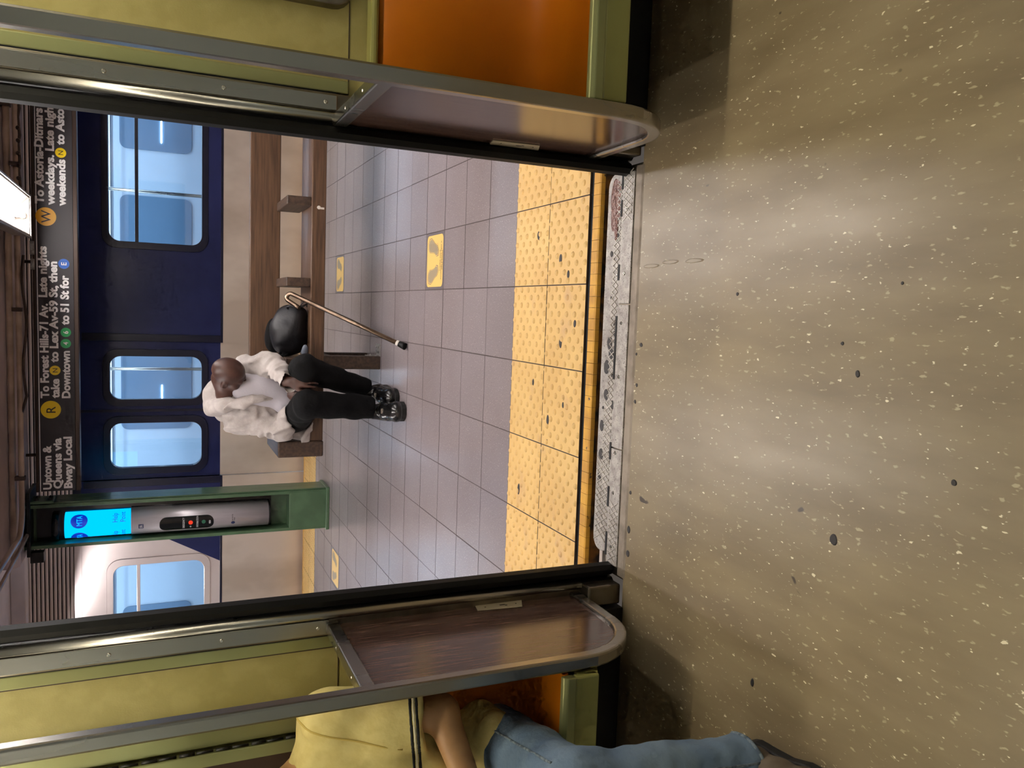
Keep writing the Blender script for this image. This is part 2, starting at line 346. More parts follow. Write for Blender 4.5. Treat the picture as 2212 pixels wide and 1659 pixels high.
gum(fl, [(-0.659, 2.090, 0.0100, 1.30), (-0.735, 2.088, 0.0110, 1.20), (-0.542, 2.090, 0.0070, 1.00), (-0.207, 2.085, 0.0060, 1.20), (-0.258, 2.090, 0.0070, 1.00), (0.068, 1.642, 0.0055, 1.00), (-0.102, 1.244, 0.0070, 1.30), (-0.283, 1.004, 0.0070, 1.00), (-0.465, 1.277, 0.0120, 1.20), (-0.040, 1.291, 0.0050, 1.00), (0.086, 1.150, 0.0040, 1.00), (-0.889, 1.499, 0.0060, 2.00), (-0.082, 2.072, 0.0100, 0.70), (-0.112, 2.095, 0.0050, 1.00)], ZF)
for k_, (xx_, yy_) in enumerate(((.153, 2.04), (.161, 1.94), (.160, 1.83))):
    c_ = ob('floor_crease', blob(.006, 1., 12, k_, .0022), 'car_floor', fl); c_.scale = (1, 8, 1); c_.location = (xx_, yy_, ZF)
# side wall of the car with the doorway
wallg = G()
for x0, x1 in ((.535, 4.0), (-4.0, -.93)):
    wall_holes(wallg, x0, x1, -.02, 2.05, [(.80, 1.9, .915, 1.75)], 2.2, 2.29)
wf = struct(ob('wall_front', wallg, 'olive'), 'olive laminate side wall of the subway car around the open doorway')
wallo = G(); wall_holes(wallo, -4.4, 4.4, -.75, 2.4, [(-.865, .51, ZF - .03, 1.95), (.80, 1.9, .915, 1.75)], 2.291, 2.31)
struct(ob('wall_outer', wallo, 'train_steel'), 'steel outer skin of the subway car')
for s, x in ((1, .60), (-1, -.99)):
    ob('wall_seam', G().box(min(x - .05*s, x + 3*s), max(x - .05*s, x + 3*s), 2.1985, 2.2005, .894, .8965), 'frame_brown', wf)
    ob('wall_seam', G().box(min(.56 if s > 0 else -.955, (.56 if s > 0 else -.955) + .003*s), max(.56 if s > 0 else -.955, (.56 if s > 0 else -.955) + .003*s), 2.1985, 2.2005, .897, 2.05), 'frame_brown', wf)
header = struct(ob('trim_2', G().box(-.95, .56, 2.17, 2.3, 1.95, 2.1), 'steel', bevel=.01), 'steel door header above the doorway')
struct(ob('ceiling', G().box(-4, 4, -.8, 2.3, 2.14, 2.2), 'train_inside'), 'pale ceiling of the subway car')
struct(ob('wall_back', G().box(-4, 4, -.86, -.8, -.02, 2.15), 'train_inside'), 'pale wall behind the camera')
struct(ob('wall_left', G().box(-4.06, -4, -.8, 2.3, -.02, 2.15), 'olive')); struct(ob('wall_right', G().box(4, 4.06, -.8, 2.3, -.02, 2.15), 'olive'))
# door posts
def post(n, label, s, xg):
    # xg: X of the doorway edge; s: +1 right post, -1 left post
    X = lambda d: xg + s*d
    bx = lambda a, b, *r: G().box(min(X(a), X(b)), max(X(a), X(b)), *r)
    p = struct(ob('trim_%d' % n, bx(.068, .118, 2.172, 2.29, ZF, 1.96), 'dull_steel', bevel=.004), label)
    ga = [(X(a), y) for a, y in ((0, 2.20), (.004, 2.178), (.018, 2.168), (.034, 2.176), (.042, 2.19), (.042, 2.222), (.008, 2.222))]
    ob('door_gasket', G().prism(ga, 'z', ZF, 1.95), 'rubber', p)
    rp = [(X(a), y) for a, y in ((.042, 2.20), (.044, 2.176), (.052, 2.166), (.064, 2.164), (.070, 2.170), (.070, 2.20))]
    ob('rounded_jamb', G().prism(rp, 'z', ZF, 1.95, True), 'steel', p)
    ob('door_pocket', bx(.046, .066, 2.20, 2.31, ZF, 1.95), 'rubber', p)
    if s > 0: ob('jamb_strip', bx(.073, .112, 2.166, 2.172, .93, 1.95), 'steel', p, bevel=.002)
    else: ob('jamb_strip', bx(.07, .112, 2.166, 2.172, .93, 1.95), 'steel', p, bevel=.002)
    ob('shadow_gap', bx(.118, .124, 2.185, 2.21, .93, 1.95), 'rubber', p)
    ob('edge_strip', bx(.124, .158, 2.186, 2.205, .897, 2.0), 'sage_steel', p, bevel=.003)
    for z in (.96, 1.21, 1.475, 1.75):
        ob('screw', G().disc((X(.092), 2.166, z), .0055, 'y', -.002, 10, .7), 'screw', p)
    ob('foot_block', bx(.05, .115, 2.12, 2.175, ZF, .135), 'dull_steel', p, bevel=.006)
    return p
post(3, 'steel and black rubber door post on the right', 1, .437)
post(4, 'steel and black rubber door post on the left', -1, -.793)
# window of the car behind the right-hand seat
w1 = struct(ob('window_1', G().ring(rrect(.775, 1.92, .89, 1.775, .05), rrect(.82, 1.88, .935, 1.73, .04), 'y', 2.165, 2.21), 'dull_steel', bevel=.004), 'car window in a grey metal frame')
ob('pane', G().box(.81, 1.89, 2.24, 2.246, .92, 1.74), 'car_glass', w1)
# cab door beyond the left-hand screen: hinge, jamb, brown panel
d1 = struct(ob('door_1', G().box(-1.98, -1.222, 2.170, 2.199, .86, 1.95), 'dark_wood', bevel=.003), 'dark wood-grain cab door')
ob('door_jamb', G().box(-1.222, -1.186, 2.158, 2.199, .83, 1.97), 'sage_steel', d1, bevel=.003); ob('door_jamb', G().box(-1.176, -1.10, 2.174, 2.199, .83, 1.97), 'sage_steel', d1, bevel=.003)
for k in range(24):
    ob('hinge_knuckle', G().tube([(-1.181, 2.164, .87 + k*.045), (-1.181, 2.164, .87 + k*.045 + (.038 if k % 2 else .042))], .0042 if k % 2 else .0032, 8), 'black_metal', d1)
# ------------------------------------------------------------------ wind screens beside the doorway
def screen(xc, y0, s, label, px, pl):
    t = empty('draft_screen')
    arc = [(y0 + .2 - .2*math.cos(math.radians(a)), .36 - .2*math.sin(math.radians(a))) for a in range(0, 91, 10)]
    path = [(y0, 2.14), (y0, 1.2), (y0, .8)] + arc + [(y0 + .33, .158), (2.195, .158)]
    ob('frame_tube', G().rail(path, .036, .034, xc), 'steel', t, bevel=.006)
    inner = [(y0 + .012, .905)] + [(y0 + .2 - .186*math.cos(math.radians(a)), .36 - .186*math.sin(math.radians(a))) for a in range(0, 91, 10)] + [(2.19, .172), (2.19, .905)]
    ob('wood_panel', G().prism(inner, 'x', xc - .007 + px, xc + .007 + px), 'laminate', t, label='dark wood-grain laminate panel')
    ob('top_rail', G().box(xc - .016, xc + .016, y0 + .012, 2.19, .902, .938), 'steel', t, bevel=.004)
    for yy in (1.85, 2.03):
        ob('rivet', G().disc((xc, yy, .938), .004, 'z', .0015, 8, .6), 'screw', t)
    pt = ob('number_plate', G().prism([(2.125, .36), (2.186, .335), (2.186, .49), (2.135, .50)], 'x', pl, pl + .003*(-s)), 'plate_metal', t, bevel=.001)
    ob('plate_mark', G().box(min(pl - .0005*s, pl - .0036*s), max(pl - .0005*s, pl - .0036*s), 2.150, 2.156, .405, .422).box(min(pl - .0005*s, pl - .0036*s), max(pl - .0005*s, pl - .0036*s), 2.144, 2.150, .40, .407), 'ink', pt)
    for yy, zz in ((2.15, .47), (2.15, .37)):
        ob('screw', G().disc((pl - .003*s, yy, zz), .003, 'x', -.001*s, 8, .7), 'screw', pt)
    tag(t, label, 'screen', 'wood-grain screens beside the doorway')
screen(-.887, 1.747, -1, 'wood-grain draft screen in a steel tube frame in front of the yellow-shirted person', 0, -.8795)
screen(.488, 1.706, 1, 'wood-grain draft screen in a steel tube frame beside the empty orange seat', 0, .4805)
# ------------------------------------------------------------------ orange seats along the wall
def seat(x0, x1, label):
    t = empty('bench_seat')
    fr = [(2.172, .828), (2.155, .826), (2.118, .70), (2.095, .58), (2.075, .48), (2.055, .435), (2.02, .408), (1.97, .398), (1.90, .402), (1.80, .416), (1.745, .424), (1.733, .418)]
    bk = [(1.74, .405), (1.90, .385), (2.03, .39), (2.09, .44), (2.115, .58), (2.14, .70), (2.172, .80)]
    fr = [tuple(p) for p in smooth_path(fr, 3)]; bk = [tuple(p) for p in smooth_path(bk, 2)]
    ob('seat_shell', G().prism(fr + bk, 'x', x0, x1, True), 'orange', t)
    ob('top_trim', G().box(x0, x1, 2.145, 2.196, .828, .85), 'sage_paint', t, bevel=.008)
    ob('nosing', G().prism([(1.734, .430), (1.722, .428), (1.713, .418), (1.711, .395), (1.735, .395)], 'x', x0, x1), 'sage_steel', t, bevel=.003)
    ob('apron', G().box(x0, x1, 1.713, 1.735, .328, .396), 'sage_paint', t, bevel=.005)
    ob('end_panel', G().prism([(1.72, .33), (2.19, .10), (2.19, .80), (2.15, .80), (2.06, .385), (1.73, .385)], 'x', x0 if x0 > 0 else x1 - .006, (x0 + .006) if x0 > 0 else x1), 'sage_paint', t)
    ob('kick_plate', G().box(x0, x1, 2.10, 2.19, ZF, .20), 'black_metal', t, bevel=.003)
    ob('heater_rail', G().box(x0 + .02, x1 - .02, 2.082, 2.10, .10, .125), 'black_metal', t)
    for xx in ((x0 + .7, x0 + 1.4)):
        ob('support_arm', G().prism([(1.75, .33), (1.75, .395), (2.09, .395), (2.09, .20)], 'x', xx - .015, xx + .015), 'black_metal', t)
    tag(t, label, 'seat', 'orange seats along the car wall')
seat(.512, 2.35, 'empty orange moulded bench seat right of the doorway')
seat(-2.5, -.912, 'orange moulded bench seat under the yellow-shirted person')
# ------------------------------------------------------------------ ceiling tubes of the car
for k, (x, y) in enumerate(((-2.9, 1.62), (-1.45, 1.62), (0, 1.62), (1.45, 1.62), (2.9, 1.62), (-2.9, -.2), (2.9, -.2))):
    t = empty('ceiling_light')
    ob('fixture_tray', G().box(x - .7, x + .7, y - .075, y + .075, 2.12, 2.14), 'housing', t)
    ob('tube', G().tube([(x - .66, y, 2.10), (x + .66, y, 2.10)], .019, 10), 'tube_car', t)
    tag(t, '%s warm ceiling tube of the %s row inside the car' % (('far left', 'left', 'middle', 'right', 'far right', 'left', 'right')[k], 'door-side' if k < 5 else 'camera-side'), 'light', 'ceiling tubes inside the car')

# ================================================================== THE PLATFORM
TX, TY, TS = .1089, 3.0736, .3048
pf = struct(ob('platform_floor', G().box(-9, 8, 2.47, 8.15, -.25, -.0012), 'grout'), 'grey tiled floor of the subway platform')
GAP = .0042
tm = G().box(GAP/2, TS - GAP/2, GAP/2, TS - GAP/2, -.012, 0).mesh('tile')
tm.materials.append(MATS['tile']); tm.materials.append(MATS['grout'])
for p_ in tm.polygons: p_.material_index = 0 if p_.normal.z > .5 else 1
for k in range(-11, 8):
    for r in range(0, 15):
        o = inst('tile', tm, (TX + k*TS, TY + r*TS - (.148 if r > 14 else 0), random.uniform(-.0006, .0006)), pf)
far0 = TY + 15*TS
g = G()
for k in range(-30, 26):
    for r in range(0, 15):
        if k < -11 or k >= 8: g.box(TX + k*TS + GAP/2, TX + (k+1)*TS - GAP/2, TY + r*TS + GAP/2, TY + (r+1)*TS - GAP/2, -.012, 0)
o = ob('outlying_tiles', g, 'tile', pf); o['kind'] = 'stuff'
# tactile tiles
def tact(domes=True):
    g = G().box(GAP/2, TS - GAP/2, GAP/2, TS - GAP/2, -.012, .001); c = TS/5
    for i in range(10):
        for j in range(10):
            if (i + j) % 2: continue
            x, y = (i + .5)*c/2, (j + .5)*c/2; n = 10
            v = [(x + .0118*math.cos(2*math.pi*q/n), y + .0118*math.sin(2*math.pi*q/n), .001) for q in range(n)] + [(x + .0078*math.cos(2*math.pi*q/n), y + .0078*math.sin(2*math.pi*q/n), .0058) for q in range(n)]
            g.add(v, [(q, (q+1) % n, n+(q+1) % n, n+q) for q in range(n)] + [tuple(range(n, 2*n))], True)
    return g.mesh('tactile_tile')
tac = tact(); tac.materials.append(MATS['tactile']); tac.materials.append(MATS['grout'])
for p_ in tac.polygons: p_.material_index = 1 if abs(p_.normal.z) < .1 else 0
for k in range(-8, 6):
    for r in (-1, -2):
        inst('tactile_tile', tac, (TX + k*TS, TY + r*TS, random.uniform(-.0005, .0005)), pf)
for k in range(-14, 8):
    for r in (0, 1):
        inst('tactile_tile', tac, (TX + k*TS, 7.49 + r*TS, 0), pf)
gum(pf, [(.302, 2.862, .012, 1.5), (.205, 2.665, .012, 1.8), (-.105, 2.64, .012, 1.6), (-.03, 2.535, .010, 1.4), (-.40, 2.72, .012, 2.), (-.72, 2.96, .011, 2.6), (.145, 2.60, .010, 1.6), (-.33, 2.60, .008, 1.6), (-.27, 2.86, .009, 1.7)], .0012)
eb = [(2.392, -.010), (2.394, -.002), (2.400, .001), (2.438, .001), (2.443, -.004), (2.443, -.016), (2.392, -.016)]
ob('edge_joint', G().box(-6, 6, 2.43, 2.475, -.3, -.006), 'rubber', pf)
brd = G()
x = -4.0
while x < 4.0:
    brd.prism(eb, 'x', x + .0006, x + .0374); x += .038
o = ob('rubbing_board', brd, 'edge_board', pf, label='yellow ribbed platform edge strip'); o['kind'] = 'stuff'
ob('edge_face', G().box(-6, 6, 2.398, 2.45, -.9, -.0165), 'edge_face', pf)
ob('far_edge', G().box(-7, 5, 8.10, 8.16, -.4, 0), 'edge_board', pf)
struct(ob('track_pit', G().box(-7, 7, 1.0, 2.6, -1.4, -1.3).box(-7, 7, 8.1, 12, -1.4, -1.3), 'pit'), 'dark track bed under the trains')
# footprint stickers
def foot(cx, cy, s, sx, rot):
    pts = [(-.010, -.072), (.016, -.070), (.026, -.05), (.022, -.02), (.030, .015), (.040, .045), (.032, .072), (.008, .084), (-.016, .078), (-.030, .05), (-.028, .02), (-.022, -.01), (-.024, -.045)]
    c, si = math.cos(rot), math.sin(rot)
    return [(cx + (sx*a*c - b*si)*s, cy + (sx*a*si + b*c)*s) for a, b in pts]
def sticker(x0, y0, label, ln, txt=True):
    t = empty('floor_sticker'); x1, y1 = x0 + .298, y0 + .296
    ob('border', G().prism(rrect(x0, x1, y0, y1, .012, 3), 'z', 0.0008, .0014), 'sticker_border', t)
    ob('face', G().prism(rrect(x0 + .012, x1 - .012, y0 + .016, y1 - .016, .028, 5), 'z', .0014, .0019), 'sticker_yellow', t)
    for cx, sx, rt in ((x0 + .078, 1, .35), (x1 - .078, -1, -.35)):
        cyy = y0 + .165
        fo = ob('footprint_outline', G().prism(foot(cx, cyy, 1.18, sx, rt), 'z', .0019, .0022), 'sticker_border', t)
        ob('footprint_gap', G().prism(foot(cx, cyy, 1.11, sx, rt), 'z', .0022, .0024), 'sticker_yellow', fo)
        fp = ob('footprint', G().prism(foot(cx, cyy, 1.02, sx, rt), 'z', .0024, .0027), 'sticker_grey', t)
        if sx < 0 and txt:
            tr_ = G()
            for q in range(9):
                yy = cyy - .065 + q*.0165; tr_.box(cx - .022, cx + .022, yy, yy + .0018, .0027, .0029)
            ob('sole_tread', tr_, 'sticker_border', fp)
    if txt:
        for q, (s, w) in enumerate((('Please keep', .10), ('a safe social distance', .20), ('from others', .11))):
            m = text_mesh(s, 0, w, 0, .0105, 0, bold=.02)
            # laid flat, to be read from the far side of the platform
            a = np.zeros(len(m.vertices)*3); m.vertices.foreach_get('co', a); a = a.reshape(-1, 3)
            b = np.zeros_like(a); b[:, 0] = x0 + .149 + w/2 - a[:, 0]; b[:, 1] = y0 + .030 + q*.0165 - a[:, 2]; b[:, 2] = .0022
            m.vertices.foreach_set('co', b.ravel()); m.update()
            ob('lettering', m, 'ink', t)
    tag(t, label, 'sticker', 'yellow footprint stickers on the platform')
sticker(.112, 3.985, 'yellow footprint floor sticker nearest to the train doorway', 1)
sticker(.112, 6.40, 'yellow footprint floor sticker under the right part of the bench, behind it', 1, False)
sticker(-2.32, 6.40, 'yellow footprint floor sticker left of the green column by the door post', 1, False)
# ------------------------------------------------------------------ wooden bench
bt = empty('platform_bench'); YB = 5.225
ob('seat_plank', G().box(-.87, 2.3, YB, YB + .085, .372, .462), 'bench_wood', bt, bevel=.006)
ob('seat_plank', G().box(-.87, 2.3, YB + .09, YB + .27, .425, .458), 'bench_wood', bt, bevel=.005)
ob('seat_plank', G().box(-.87, 2.3, YB + .275, YB + .43, .425, .455), 'bench_wood', bt, bevel=.005)
ob('back_plank', G().box(-.90, 2.3, 5.70, 5.745, .588, .785), 'bench_wood', bt, bevel=.006)
ob('back_post', G().box(-.42, -.34, 5.60, 5.70, .40, .72), 'bench_wood', bt, bevel=.004); ob('back_post', G().box(1.66, 1.74, 5.66, 5.70, .40, .72), 'bench_wood', bt, bevel=.004)
for x in (-.363, .147, .655, 1.17, 1.75):
    w = .028
    ob('armrest', G().box(x - w, x + w, YB + .012, 5.70, .46, .612), 'bench_end', bt, bevel=.006)
ob('end_arm', G().box(-.975, -.872, YB - .004, 5.76, .368, .655), 'bench_end', bt, bevel=.010, seg=3)
for x in (-.362, 1.7):
    ob('leg', G().box(x - .043, x + .043, YB, YB + .10, 0, .372), 'bench_end', bt, bevel=.004)
    ob('leg', G().box(x - .043, x + .043, YB + .36, YB + .45, 0, .425), 'bench_end', bt, bevel=.004)
    ob('foot_rail', G().box(x - .04, x + .04, YB + .10, YB + .36, .30, .37), 'bench_end', bt, bevel=.004)
    br = ob('floor_bracket', G().box(x + .043, x + .125, YB + .005, YB + .10, 0, .006).box(x + .043, x + .049, YB + .02, YB + .085, 0, .085), 'galvanised', bt, bevel=.001)
    for a, b in ((.07, .03), (.10, .03), (.07, .075), (.105, .078)):
        ob('bolt', G().disc((x + a, YB + b, .006), .007, 'z', .008, 6, .9), 'galvanised', br)
    ob('bolt', G().disc((x + .049, YB + .05, .055), .007, 'x', .008, 6, .9), 'galvanised', br)
ob('bolt_cover', G().disc((.62, YB, .418), .012, 'y', -.003, 12, .8).box(.610, .622, YB - .002, YB, .385, .42), 'white_plastic', bt)
tag(bt, 'long brown wooden platform bench with armrest dividers', 'bench')
# ------------------------------------------------------------------ green column with help point
ct = empty('steel_column')
XA, XB, YC = -1.905, -1.566, 6.85
ob('flange', G().box(XB - .026, XB, YC, YC + .30, 0, 2.30), 'column_green', ct, bevel=.002)
ob('flange', G().box(XA, XA + .026, YC, YC + .30, 0, 2.30), 'column_green', ct, bevel=.002)
ob('web', G().box(XA + .026, XB - .026, YC + .15, YC + .172, 0, 2.30), 'column_green', ct)
ob('cover_strip', G().box(XB, XB + .012, YC + .02, YC + .14, .02, 2.12), 'column_green', ct, bevel=.002)
ob('cover_strip', G().box(XB, XB + .010, YC + .15, YC + .28, .02, 2.12), 'column_green', ct, bevel=.002)
ob('base_box', G().box(XA + .02, XB - .008, YC - .004, YC + .15, 0, .335), 'column_green', ct, bevel=.004)
ob('base_box', G().box(XA - .012, XB + .02, YC - .02, YC + .31, 0, .03), 'column_green', ct, bevel=.006)
ob('cap_plate', G().box(XA - .05, XB + .10, YC - .03, YC + .34, 2.225, 2.25), 'black_metal', ct, bevel=.003)
gp = ob('gusset_plate', G().prism([(YC - .02, 2.07), (YC + .16, 2.07), (YC + .20, 2.225), (YC - .02, 2.225)], 'x', XB + .012, XB + .03), 'column_green', ct, bevel=.002)
for yy, zz in ((.03, 2.10), (.12, 2.10), (.03, 2.19), (.13, 2.19)):
    ob('bolt', G().disc((XB + .03, YC + yy, zz), .018, 'x', .014, 8, .7), 'black_metal', gp)
ob('bracket', G().box(XA - .10, XA - .02, YC - .02, YC + .06, 2.14, 2.23), 'black_metal', ct, bevel=.003)
tag(ct, 'green painted steel platform column with riveted cap', 'column')
ht = empty('help_point')
HX, HY, HR = -1.758, 6.945, .104
def half(z0, z1, r=HR, n=18, flat=.085):
    p = [(HX + r*math.cos(math.radians(a)), HY + .0 - r*1.0*math.sin(math.radians(a))) for a in np.linspace(0, 180, n)]
    return G().prism(p + [(HX - r, HY + flat), (HX + r, HY + flat)], 'z', z0, z1, True)
ob('backing_board', G().box(XA + .03, XB - .03, HY + .03, HY + .056, .47, 2.2), 'gloss_black', ht)
ob('housing', half(.50, 1.545), 'silver', ht)
ob('housing_cap', half(.485, .50, HR - .004), 'black_metal', ht)
lan = ob('lantern', half(1.548, 2.005, HR - .006), 'help_blue', ht, label='glowing bright blue lantern'); ob('lantern_cap', half(2.045, 2.09, HR), 'gloss_black', ht)
def wrap(m, r, ang0):
    # bend lettering round the half cylinder
    a = np.zeros(len(m.vertices)*3); m.vertices.foreach_get('co', a); a = a.reshape(-1, 3); th = math.radians(ang0) + a[:, 0]/r
    b = np.stack([HX + r*np.sin(th), HY - r*np.cos(th), a[:, 2]], 1); m.vertices.foreach_set('co', b.ravel()); m.update(); return m
def wpanel(z0, z1, hw, r, ang0, rc, mname, nm, par, n=8):
    pts = rrect(-hw, hw, z0, z1, rc, n); N_ = len(pts)
    # fan of strips so that the panel follows the curve
    g = G(); zs = sorted(set(round(p[1], 5) for p in pts)); rows = []
    for z in zs:
        xs = [p[0] for p in pts if abs(p[1] - z) < 1e-4]; rows.append((z, min(xs), max(xs)))
    C_ = 9; v = []
    for z, a, b in rows:
        for c in range(C_):
            th = math.radians(ang0) + (a + (b - a)*c/(C_-1))/r; v.append((HX + r*math.sin(th), HY - r*math.cos(th), z))
    f = [(i*C_+c, i*C_+c+1, (i+1)*C_+c+1, (i+1)*C_+c) for i in range(len(rows)-1) for c in range(C_-1)]
    return ob(nm, G().add(v, f, True), mname, par)
for a0 in (30, -58):
    lg = wpanel(1.905 - .058, 1.905 + .058, .058, HR - .0045, a0, .0579, 'help_ink', 'round_logo', ht, 10)
    ob('logo_letters', wrap(text_mesh('MTA', -.040, .040, 1.884, .040, 0, bold=.0), HR - .0025, a0), 'help_blue', lg)
    ob('lettering', wrap(text_mesh('Help', -.034, .042, 1.640, .036, 0, bold=.0), HR - .004, a0 + 4), 'help_ink', ht)
    ob('lettering', wrap(text_mesh('Point', -.034, .052, 1.585, .036, 0, bold=.0), HR - .004, a0 + 4), 'help_ink', ht)
AP = -12
pn = wpanel(.935, 1.34, .060, HR + .002, AP, .052, 'gloss_black', 'button_panel', ht)
ob('lettering', wrap(text_mesh('EMERGENCY', -.044, .050, 1.155, .015, 0, bold=.03), HR + .003, AP), 'label_grey', pn)
ob('lettering', wrap(text_mesh('INFORMATION', -.044, .056, 1.052, .015, 0, bold=.03), HR + .003, AP), 'label_grey', pn)
def button(z, dx, r, m):
    th = math.radians(AP) + dx/HR; g = G(); c = Vector((HX + (HR+.002)*math.sin(th), HY - (HR+.002)*math.cos(th), z)); nrm = Vector((math.sin(th), -math.cos(th), 0))
    return ob('button', G().tube([c, c + nrm*.006], r, 14, smooth=False), m, pn)
button(1.110, .006, .0165, 'red_button'); button(1.012, .006, .0155, 'green_button'); button(1.110, -.030, .006, 'label_grey')
wpanel(.958, .972, .016, HR + .003, AP, .006, 'label_grey', 'speaker_slot', pn, 3)
wpanel(1.455, 1.492, .018, HR + .0015, AP, .002, 'logo_navy', 'access_sign', ht, 2)
ob('lettering', wrap(text_mesh('fA', -.012, .012, 1.462, .022, 0, bold=.02), HR + .0025, AP), 'label_grey', ht)
wpanel(.770, .800, .013, HR + .0015, AP - 12, .012, 'logo_navy', 'round_badge', ht, 5)
ob('lettering', wrap(text_mesh('New York City', 0, .056, .787, .008, 0, bold=.02), HR + .0025, AP - 2), 'ink', ht); ob('lettering', wrap(text_mesh('Transit', 0, .028, .772, .008, 0, bold=.02), HR + .0025, AP - 2), 'ink', ht)
tag(ht, 'silver help point intercom with glowing blue lantern on the green column', 'intercom')
# ------------------------------------------------------------------ hanging sign
sg = empty('hanging_sign'); YS = 6.90
ob('sign_board', G().box(-1.475, 2.6, YS, YS + .09, 1.925, 2.18), 'sign_black', sg, bevel=.002)
ob('white_line', G().box(-1.475, 2.6, YS - .0015, YS, 2.160, 2.1655), 'letter_white', sg)
ob('top_frame', G().box(-1.478, 2.6, YS - .006, YS + .095, 2.172, 2.192), 'frame_brown', sg, bevel=.002)
ob('bottom_frame', G().box(-1.478, 2.6, YS - .010, YS + .095, 1.895, 1.925), 'frame_brown', sg, bevel=.003)
for body, x0, x1, z, cap in (("Uptown &", -1.46, -1.122, 2.091, .053), ("Queens via", -1.457, -1.067, 2.023, .053), ("Bway Local", -1.457, -1.059, 1.953, .053),
    ("To Forest Hills-71 Av.", -.763, -.055, 2.099, .053), ("Late nights", -.008, .367, 2.102, .053), ("take", -.763, -.616, 2.031, .053), ("to Lex Av-59 St, then", -.493, .259, 2.035, .053),
    ("Downtown", -.764, -.405, 1.959, .053), ("to 51 St for", -.21, .16, 1.961, .053), ("To Astoria-Ditmars Blvd", .674, 1.53, 2.114, .053),
    ("weekdays. Late nights", .67, 1.44, 2.045, .053), ("weekends", .669, 1.009, 1.973, .053), ("to Astoria", 1.113, 1.46, 1.977, .053)):
    for w_ in words_of(text_mesh(body, x0, x1, z, cap, YS - .002, bold=.042)): ob('lettering', w_, 'letter_white', sg)
for ch, x, z, r, mt, lm in (('R', -.850, 2.087, .067, 'bullet_yellow', 'ink'), ('N', -.553, 2.056, .036, 'bullet_yellow', 'ink'), ('4', -.350, 1.983, .035, 'bullet_green', 'letter_white'),
    ('6', -.266, 1.982, .035, 'bullet_green', 'letter_white'), ('E', .245, 1.989, .037, 'bullet_blue', 'letter_white'), ('W', .584, 2.101, .067, 'bullet_amber', 'ink'), ('N', 1.056, 2.0, .036, 'bullet_yellow', 'ink')):
    o = ob('route_bullet', G().disc((x, YS, z), r, 'y', -.003, 32), mt, sg)
    ob('lettering', text_mesh(ch, x, None, z - r*.46, r*.92, YS - .004, bold=.02 if lm == 'letter_white' else 0, center=True), lm, o)
for x in (-1.2, .25, 1.6):
    ob('hanger', G().tube([(x, YS + .05, 2.19), (x, YS + .05, 2.26)], .012, 8), 'frame_brown', sg)
ob('clip', G().box(.30, .40, YS - .03, YS, 2.178, 2.206), 'galvanised', sg, bevel=.003); ob('grille_clip', G().box(.19, .27, YS - .03, YS, 2.178, 2.2), 'galvanised', sg, bevel=.003)
tag(sg, 'long black hanging station sign with white lettering and coloured route bullets', 'sign')
# ------------------------------------------------------------------ ceiling, beam, pipes
struct(ob('platform_ceiling', G().box(-9, 8, 2.35, 9.5, 2.52, 2.62), 'ceiling_pale'), 'pale grey platform ceiling')
struct(ob('trim_5', G().prism([(6.62, 2.60), (6.62, 2.33), (6.68, 2.27), (7.16, 2.27), (7.16, 2.60)], 'x', -1.98, 7), 'beam_paint', bevel=.01), 'brown painted ceiling beam above the sign')
struct(ob('trim_6', G().box(-9, 8, 7.9, 8.05, 2.40, 2.52), 'ceiling_pale', bevel=.01), 'ceiling edge strip over the far track')
def pipe(label, path, r, m='pipe_paint', clamps=()):
    t = empty('conduit'); ob('pipe', G().tube(path, r, 12), m, t)
    for c in clamps: ob('clamp', G().box(c[0] - .014, c[0] + .014, c[1] - r - .008, c[1] + r + .008, c[2] - r - .006, c[2] + r + .02), 'frame_brown', t, bevel=.002)
    tag(t, label, 'pipe')
bend = [(-1.50 - .2*math.sin(math.radians(a)), 6.58 - .2 + .2*math.cos(math.radians(a)), 2.243) for a in range(0, 91, 15)]
pipe('brown conduit along the beam above the sign, bending towards the train', [(3.5, 6.58, 2.243), (0, 6.58, 2.243), (-1.4, 6.58, 2.243)] + bend + [(-1.72, 5.6, 2.27), (-1.76, 4.0, 2.30)], .019,
     clamps=((-1.3, 6.58, 2.243), (-.1, 6.58, 2.243), (.9, 6.58, 2.243)))
pipe('thin conduit under the ceiling left of the green column', [(-1.78, 6.9, 2.245), (-1.80, 6.6, 2.25), (-1.88, 5.6, 2.285), (-1.95, 4.2, 2.32)], .014)
pipe('upper brown pipe with knobbly fittings along the beam', [(3.5, 6.60, 2.30), (-1.9, 6.60, 2.30)], .022, 'pipe_paint', ((.75, 6.6, 2.3), (1.3, 6.6, 2.3)))
ft = empty('cable_bundle')
for k in range(6):
    x = .72 + k*.085
    ob('fitting', G().disc((x, 6.565, 2.225), .016, 'y', -.02, 8, .7), 'frame_brown', ft)
ob('cable', G().tube([(.62 + k*.06, 6.578, 2.222 + .006*math.sin(k*2.1)) for k in range(14)], .010, 8), 'frame_brown', ft)
ob('cable', G().tube([(.28 - k*.09, 6.56, 2.205 + .012*math.sin(k*.9)) for k in range(12)] + [(-.84, 6.58, 2.235)], .009, 8), 'frame_brown', ft)
tag(ft, 'brown cables and fittings draped under the beam above the sign', 'cable')
